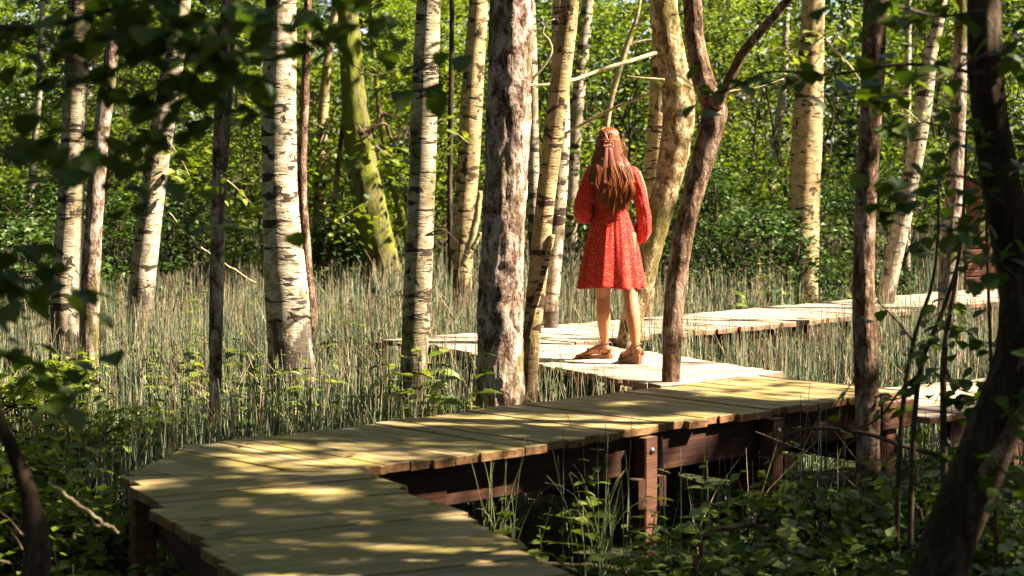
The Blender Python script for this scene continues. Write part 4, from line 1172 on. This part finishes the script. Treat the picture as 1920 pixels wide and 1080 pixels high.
m = NT('skin'); m.b.inputs['Subsurface Weight'].default_value = .12; m.b.inputs['Subsurface Radius'].default_value = (.02, .008, .004)
M_skin = m.done(m.ramp(m.noise(m.coord(), 14, 4), [(.3, (.40, .155, .07)), (.7, (.50, .22, .11))]), .5, .35)
m = NT('auburn_hair')
g = m.n('NewGeometry')
c = m.ramp(g.outputs['Random Per Island'], [(0, (.12, .028, .007)), (.5, (.20, .050, .011)), (1, (.34, .10, .020))])
M_hair = m.done(c, .38, .5); m.b.inputs['Anisotropic'].default_value = .4
m = NT('ribbon'); M_ribbon = m.done((.33, .11, .085), .6, .3)
m = NT('tan_leather'); M_leather = m.done(m.ramp(m.noise(m.coord(), 30, 3), [(.3, (.16, .065, .03)), (.7, (.27, .12, .06))]), .5, .4)
m = NT('eye_white'); M_eye = m.done((.8, .78, .75), .25, .5)

wom_dir = .10       # she looks away, turned a little to the left
wr = thing('person', 'long-haired person in a red dotted dress and sandals standing on sunlit planks, back turned', 'person', (WOM[0], WOM[1], .004))
def smooth_tube(P, r, ry=None, sides=16, n=28, ref=None):
    A = np.c_[np.asarray(P, float), np.asarray(r, float), np.asarray(r if ry is None else ry, float)]
    Q = spline(A, n)
    return tube(Q[:, :3], Q[:, 3], sides, ry=Q[:, 4], ref=ref)
def ball(c, rad, sides=16, n=12):
    th = np.linspace(.02, math.pi - .02, n); c = np.asarray(c, float); rad = np.broadcast_to(np.asarray(rad, float), (3,))
    a = np.linspace(0, 2 * math.pi, sides, endpoint=False)
    V = np.stack([np.sin(th)[:, None] * np.cos(a) * rad[0], np.sin(th)[:, None] * np.sin(a) * rad[1], np.cos(th)[:, None] * np.ones(sides) * rad[2]], -1).reshape(-1, 3) + c
    i = np.arange(n - 1)[:, None] * sides; j = np.arange(sides)[None, :]; j2 = (j + 1) % sides
    Q = np.stack([i + j, i + sides + j, i + sides + j2, i + j2], -1).reshape(-1, 4)
    return V, [Q, np.arange(sides)[None, :], (np.arange(sides)[::-1] + (n - 1) * sides)[None, :]]

X = np.array([1.0, 0, 0])
body = Geo()
legs = {'l': [(-.085, .0, .90, .088), (-.078, .02, .76, .080), (-.068, .05, .62, .067), (-.058, .085, .50, .054), (-.054, .10, .455, .051), (-.052, .10, .40, .049), (-.050, .105, .33, .051), (-.044, .13, .24, .043), (-.036, .165, .14, .030), (-.033, .18, .085, .029)],
        'r': [(.085, .0, .90, .088), (.092, -.02, .76, .080), (.102, -.05, .62, .067), (.116, -.085, .50, .054), (.121, -.10, .455, .051), (.125, -.125, .40, .050), (.130, -.15, .33, .051), (.138, -.17, .24, .043), (.144, -.185, .15, .030), (.146, -.19, .105, .030)]}
for k, L in legs.items():
    L = np.array(L); body.add(*smooth_tube(L[:, :3], L[:, 3], L[:, 3] * 1.04, ref=X))
FEET = {'l': (np.array([-.033, .18]), unit(np.array([-.93, .36])), .030), 'r': (np.array([.146, -.19]), unit(np.array([-.42, .90])), .058)}
for k, (xy, d, heel) in FEET.items():
    f = lambda s, z: (xy[0] + d[0] * s, xy[1] + d[1] * s, z)
    body.add(*smooth_tube([f(-.052, heel + .022), f(-.03, heel + .032), f(.03, heel + .036), f(.09, heel * .55 + .034), f(.14, .026 + heel * .12), f(.175, .022)], [.018, .028, .030, .036, .040, .034], [.018, .030, .036, .027, .017, .012], ref=np.array([-d[1], d[0], 0])))
    pd = np.array([-d[1], d[0]])
    for i in range(5):
        o = (i - 2) * .0155; ln = [.052, .045, .042, .036, .03][i if k == 'r' else 4 - i]
        o3 = np.array([pd[0] * o, pd[1] * o, 0])
        body.add(*smooth_tube([np.array(f(.155, .022)) + o3, np.array(f(.155 + ln * .6, .021)) + o3, np.array(f(.155 + ln, .018)) + o3], [.010, .0095, .006], sides=10, n=8))
# torso, neck, head
body.add(*smooth_tube([(0, .0, .86), (0, 0, .95), (0, .0, 1.06), (0, .0, 1.18), (0, .0, 1.28), (-.005, .0, 1.345), (-.012, .005, 1.40), (-.02, .012, 1.47)],
                      [.155, .150, .112, .135, .150, .085, .050, .050], [.105, .105, .082, .095, .095, .065, .050, .050], sides=24, ref=X))
HC = np.array([-.030, .025, 1.535])
body.add(*ball(HC + [0, -.012, .012], (.074, .092, .092), 24, 18))
body.add(*ball(HC + [0, .038, -.052], (.054, .056, .062), 20, 14))
body.add(*ball(HC + [0, .100, -.028], (.011, .016, .018)))                     # nose
body.add(*smooth_tube([HC + [0, .088, .012], HC + [0, .103, -.018], HC + [0, .106, -.030]], [.006, .009, .010], sides=8, n=8))
body.add(*smooth_tube([HC + [-.022, .086, -.064], HC + [0, .097, -.062], HC + [.022, .086, -.064]], [.003, .0065, .003], sides=8, n=8))
for sg in (-1, 1):
    body.add(*ball(HC + [sg * .076, .0, -.022], (.008, .018, .030)))
# arms with hands
ARM = {'l': [(-.155, .0, 1.325, .046), (-.195, -.01, 1.22, .041), (-.215, -.01, 1.075, .036), (-.205, .03, 1.045, .036), (-.15, .11, 1.07, .033), (-.085, .185, 1.10, .024)],
       'r': [(.155, .0, 1.325, .046), (.200, -.01, 1.20, .041), (.222, -.015, 1.04, .036), (.222, .01, 1.00, .036), (.205, .09, .935, .033), (.165, .185, .885, .024)]}
for k, L in ARM.items():
    L = np.array(L); body.add(*smooth_tube(L[:, :3], L[:, 3], n=40))
    w = L[-1, :3]; d = unit(L[-1, :3] - L[-2, :3]); sg = -1 if k == 'r' else 1
    sd = unit(np.cross(d, [0, 0, 1.0])); up = np.cross(sd, d)
    body.add(*smooth_tube([w - d * .01, w + d * .03, w + d * .065, w + d * .09], [.022, .036, .040, .034], [.018, .016, .015, .011], ref=up, sides=14, n=14))
    for i, (o, ln) in enumerate(((-.030, .060), (-.010, .075), (.010, .080), (.029, .070))):
        p = w + d * .085 + up * (-o); c = sd * sg * .35
        body.add(*smooth_tube([p - d * .012, p + d * ln * .45, p + (d * .72 + c * .35) * ln, p + (d * .80 + c * .9) * ln], [.0088, .0088, .008, .006], sides=10, n=12))
    p = w + d * .03 + up * .030
    body.add(*smooth_tube([p, p + d * .02 + up * .022, p + d * .045 + up * .032 + sd * sg * .012, p + d * .068 + up * .030 + sd * sg * .025], [.012, .0105, .0095, .007], sides=10, n=12))
tmp = bpy.data.objects.new('body_source', body.mesh('body_source')); col.objects.link(tmp)
rm = tmp.modifiers.new('remesh', 'REMESH'); rm.mode = 'VOXEL'; rm.voxel_size = .0062; rm.use_smooth_shade = True
sm = tmp.modifiers.new('smooth', 'SMOOTH'); sm.factor = .5; sm.iterations = 3
dg = bpy.context.evaluated_depsgraph_get()
bm_me = bpy.data.meshes.new_from_object(tmp.evaluated_get(dg)); bm_me.name = 'body'
bpy.data.objects.remove(tmp)
bm_me.polygons.foreach_set('use_smooth', np.ones(len(bm_me.polygons), bool))
bm_me.materials.clear()
obj('body', bm_me, M_skin, wr)
for sg in (-1, 1):
    obj('eye', np_mesh('eye', *ball(HC + [sg * .030, .073, .000], .0125)), M_eye, wr)

# dress: bodice and gathered skirt in one cloth
def skirt_ring(z, a):
    t = np.clip((1.06 - z) / .55, 0, 1)
    rx = .118 + (.232 - .118) * t ** .72; ry = .092 + (.185 - .092) * t ** .72
    f = (.014 + .062 * t) * np.sin(a * 13 + 2.2 * np.sin(a * 2)) + (.02 * t) * np.sin(a * 5 + 1.0) + .02 * np.sin(a * 29) * (1 - t) * (t > 0)
    return rx * (1 + f), ry * (1 + f)
sides = 160
a = np.linspace(0, 2 * math.pi, sides, endpoint=False)
rings = []
for z in np.concatenate([np.linspace(.520, 1.055, 34)]):
    rx, ry = skirt_ring(z, a)
    zz = z + .006 * np.sin(a * 3 + 1) * (1.06 - z) / .5
    rings.append(np.c_[rx * np.cos(a) - .012 * (1.06 - z), ry * np.sin(a), zz])
for z, rx, ry, cx in ((1.062, .114, .088, 0), (1.075, .116, .09, 0), (1.10, .124, .096, 0), (1.15, .134, .103, 0), (1.20, .145, .106, 0), (1.26, .152, .106, 0), (1.31, .152, .098, 0), (1.338, .132, .085, 0), (1.362, .098, .072, -.004), (1.388, .080, .064, -.008), (1.392, .066, .058, -.010)):
    w = .010 * np.sin(a * 9 + z * 40) * (1.3 - z if z < 1.3 else 0)
    rings.append(np.c_[(rx + w) * np.cos(a) + cx, (ry + w) * np.sin(a), np.full(sides, z)])
V = np.concatenate(rings); n = len(rings)
i = np.arange(n - 1)[:, None] * sides; j = np.arange(sides)[None, :]; j2 = (j + 1) % sides
dress = obj('dress', np_mesh('dress', V, [np.stack([i + j, i + j2, i + sides + j2, i + sides + j], -1).reshape(-1, 4)]), M_dress, wr)
sd_m = dress.modifiers.new('thickness', 'SOLIDIFY'); sd_m.thickness = .003
# waist seam band
V, F = tube([(0, 0, 1.052), (0, 0, 1.06), (0, 0, 1.068)], [.120, .121, .118], 48, ry=[.094, .095, .092], ref=X, cap=False)
obj('waistband', np_mesh('waistband', V, F), M_dress, dress)
def sleeve(path, r, fold):
    A = np.c_[np.array(path, float), np.array(r, float)]; Q = spline(A, 44)
    def nz(an, P, n, s):
        t = np.linspace(0, 1, n)[:, None]
        return 1 + (.035 + .05 * t ** 4) * np.sin(an[None, :] * fold + 6 * t) + .03 * np.sin(t * 38 + an[None, :] * 2) * (t > .2) * (t < .8)
    V, F = tube(Q[:, :3], Q[:, 3], 40, noise=nz, cap=False)
    return obj('sleeve', np_mesh('sleeve', V, F), M_dress, wr)
sleeve([(-.115, 0, 1.335), (-.145, -.005, 1.318), (-.172, -.008, 1.25), (-.202, -.012, 1.14), (-.205, .0, 1.055), (-.165, .075, 1.045), (-.115, .15, 1.075), (-.09, .18, 1.095)], [.042, .050, .053, .058, .070, .072, .062, .028], 9)
sleeve([(.115, 0, 1.335), (.145, -.005, 1.318), (.174, -.010, 1.24), (.206, -.014, 1.12), (.224, -.005, 1.00), (.218, .03, .92), (.200, .10, .885), (.172, .165, .885)], [.042, .049, .051, .048, .052, .060, .062, .028], 9)

# sandals
for k, (xy, d, heel) in FEET.items():
    pd = np.array([-d[1], d[0]])
    sole = []
    ss = np.linspace(-.062, .215, 14)
    top = np.interp(ss, [-.062, 0, .06, .12, .215], [heel + .002, heel + .002, heel * .75, .016, .012]); wd = np.interp(ss, [-.062, -.04, .03, .12, .17, .205, .215], [.014, .030, .031, .042, .041, .024, .012])
    top = np.maximum(top, .012)
    L = np.c_[xy[0] + d[0] * ss + pd[0] * wd, xy[1] + d[1] * ss + pd[1] * wd]; Rr = np.c_[xy[0] + d[0] * ss - pd[0] * wd, xy[1] + d[1] * ss - pd[1] * wd]
    nn = len(ss)
    V = np.concatenate([np.c_[L, top], np.c_[Rr, top], np.c_[L, np.zeros(nn)], np.c_[Rr, np.zeros(nn)]])
    q = np.arange(nn - 1)
    F = [np.concatenate([np.stack([q, nn + q, nn + q + 1, q + 1], -1), np.stack([2 * nn + q, 2 * nn + q + 1, 3 * nn + q + 1, 3 * nn + q], -1), np.stack([q, q + 1, 2 * nn + q + 1, 2 * nn + q], -1), np.stack([nn + q, 3 * nn + q, 3 * nn + q + 1, nn + q + 1], -1),
                         np.array([[0, 2 * nn, 3 * nn, nn], [nn - 1, 2 * nn - 1, 4 * nn - 1, 3 * nn - 1]])])]
    so = obj('sandal', np_mesh('sandal', V, F, False), M_leather, wr)
    f = lambda s, o, z: np.array([xy[0] + d[0] * s + pd[0] * o, xy[1] + d[1] * s + pd[1] * o, z])
    def strap(pts, r=.0035, rw=.009):
        V, F = smooth_tube(pts, [r] * len(pts), [rw] * len(pts), sides=10, n=24); obj('strap', np_mesh('strap', V, F), M_leather, so)
    strap([f(.13, -.045, .012), f(.12, -.038, .048 + heel * .2), f(.115, 0, .060 + heel * .25), f(.12, .038, .048 + heel * .2), f(.13, .045, .012)], rw=.014)
    an = heel + .075
    ring = [f(-.005 + .037 * math.cos(q), .036 * math.sin(q), an + .012 * math.cos(q) * -1) for q in np.linspace(0, 2 * math.pi, 13)]
    strap(ring, rw=.006)
    strap([f(-.03, -.034, heel), f(-.05, -.022, heel + .03), f(-.056, 0, heel + .045), f(-.05, .022, heel + .03), f(-.03, .034, heel)], rw=.012)
    strap([f(.03, -.036, heel * .9), f(.02, -.036, heel + .04), f(.005, -.034, an)], rw=.006)
    strap([f(.03, .036, heel * .9), f(.02, .036, heel + .04), f(.005, .034, an)], rw=.006)

# hair: scalp cap plus hanging locks
base_h = Geo()
base_h.add(*ball(HC + [0, -.024, .012], (.080, .084, .095), 28, 20))
core = [(-.030, -.07, 1.56), (-.028, -.084, 1.46), (-.012, -.098, 1.36), (.000, -.110, 1.26), (.004, -.116, 1.18)]
base_h.add(*smooth_tube(core, [.066, .070, .078, .070, .030], [.030, .026, .018, .012, .004], sides=24, n=40, ref=X))
hair = Geo()
for lock in range(86):
    az = rng.uniform(-2.2, 2.2); el = rng.uniform(-.1, 1.4)
    sx = math.sin(az) * (.62 + .38 * math.cos(el)) + rng.normal(0, .10)
    endz = 1.03 + abs(rng.normal(0, .07)) + .12 * abs(sx) ** 2
    lay = rng.uniform(-.012, .006)
    j3 = rng.normal(0, .010); j4 = rng.normal(0, .014); j5 = rng.normal(0, .024); jy = rng.normal(0, .012)
    ph0 = rng.uniform(0, 6.28); fr = rng.uniform(8, 13); amp = rng.uniform(.008, .020)
    for k in range(24):
        a2 = az + rng.normal(0, .13); e2 = np.clip(el + rng.normal(0, .13), -.2, 1.5)
        dv = np.array([math.sin(a2) * math.cos(e2), -math.cos(a2) * math.cos(e2), math.sin(e2)])
        p0 = HC + [0, -.022, .012] + dv * np.array([.083, .087, .099])
        dvm = np.array([math.sin(a2), -math.cos(a2), 0]); s2 = sx + rng.normal(0, .05)
        p1 = HC + [0, -.022, -.03] + np.array([dvm[0] * .090, min(dvm[1] * .094, .02), -.02 + rng.normal(0, .006)])
        off = rng.normal(0, 1, 3)
        p2 = np.array([-.024 + s2 * .106, -.090 - .020 * (1 - abs(s2)) + lay, 1.40])
        p3 = np.array([-.004 + s2 * .122 + j3, -.122 - .014 * (1 - abs(s2)) + lay, 1.27]) + off * .004
        p4 = np.array([.008 + sx * .108 + j4, -.130 + lay + jy * .5, (1.27 + endz) / 2 - .01]) + off * .006
        p5 = np.array([.016 + sx * .082 + j5, -.120 + jy, endz + rng.normal(0, .012)]) + off * .0045
        P = spline(np.array([p0, p1, p2, p3, p4, p5]), 24)
        t = np.linspace(0, 1, 24); ph = ph0 + rng.normal(0, .18)
        P[:, 0] += amp * t ** 1.4 * np.sin(t * fr + ph); P[:, 1] += amp * .5 * t * np.cos(t * fr + ph)
        hair.add(*tube(P, rng.uniform(.0014, .0028) * np.interp(t, [0, .08, .75, 1], [.5, 1, .9, .2]), 4))
for k in range(60):        # loose flyaway strands
    az = rng.uniform(-2.0, 2.0); z0 = rng.uniform(1.2, 1.6); sx = rng.choice([-1, 1])
    p0 = np.array([-.02 + sx * .085, -.06, z0]); p2 = p0 + [sx * rng.uniform(.01, .045), rng.normal(-.02, .02), -rng.uniform(.1, .25)]
    P = spline(np.array([p0, (p0 + p2) / 2 + rng.normal(0, .012, 3), p2]), 12)
    hair.add(*tube(P, np.linspace(.0011, .0005, 12), 3))
for k in range(120):      # swept-back top hair towards the bow
    az = rng.uniform(-1.9, 1.9); st = rng.uniform(.35, 1.15)
    p0 = HC + [0, -.022, .014] + np.array([math.sin(az) * .083 * math.sin(st), .07 * math.cos(az * .8) * math.sin(st), math.cos(st) * .103])
    p1 = HC + [0, -.022, .014] + np.array([math.sin(az) * .070, -.055, .075 * math.cos(st * .7)]) 
    p2 = HC + np.array([.002 - .01, -.113, .010]) + rng.normal(0, .006, 3)
    v1 = p1 - (HC + [0, -.022, .014]); v1 = v1 / np.linalg.norm(v1 / np.array([.088, .092, .104])) ; p1 = HC + [0, -.022, .014] + v1
    P = spline(np.array([p0, p1, p2]), 14)
    hair.add(*tube(P, np.full(14, .0042), 5))
hr = obj('hair', hair.mesh('hair'), M_hair, wr)
M_hairbase = NT('dark_hair').done((.14, .033, .008), .6, .3)
obj('hair_base', base_h.mesh('hair_base'), M_hairbase, hr)
# bow with hanging tails
bow = Geo(); BC = HC + np.array([-.010, -.124, -.004])
bow.add(*ball(BC, (.015, .012, .014)))
def ribbon(pts, w0, w1, th=.0025):
    Q = spline(np.array(pts), 18); ws = np.linspace(w0, w1, 18); ws = ws + .002 * np.sin(np.linspace(0, 9, 18))
    bow.add(*tube(Q, ws, 12, ry=np.full(18, th), ref=X))
for sg in (-1, 1):
    ribbon([BC, BC + [sg * .014, -.012, .012], BC + [sg * .028, -.010, .002], BC + [sg * .030, -.014, -.022], BC + [sg * .014, -.016, -.018], BC + [0, -.010, 0]], .007, .008, .003)
ribbon([BC + [0, -.008, 0], BC + [-.014, -.020, -.05], BC + [-.022, -.026, -.12], BC + [-.030, -.024, -.20]], .010, .021)
ribbon([BC + [0, -.008, 0], BC + [.014, -.022, -.05], BC + [.018, -.028, -.11], BC + [.020, -.026, -.165]], .010, .022)
obj('hair_ribbon', bow.mesh('hair_ribbon'), M_ribbon, hr)
wr.rotation_euler = (0, 0, wom_dir * .6)
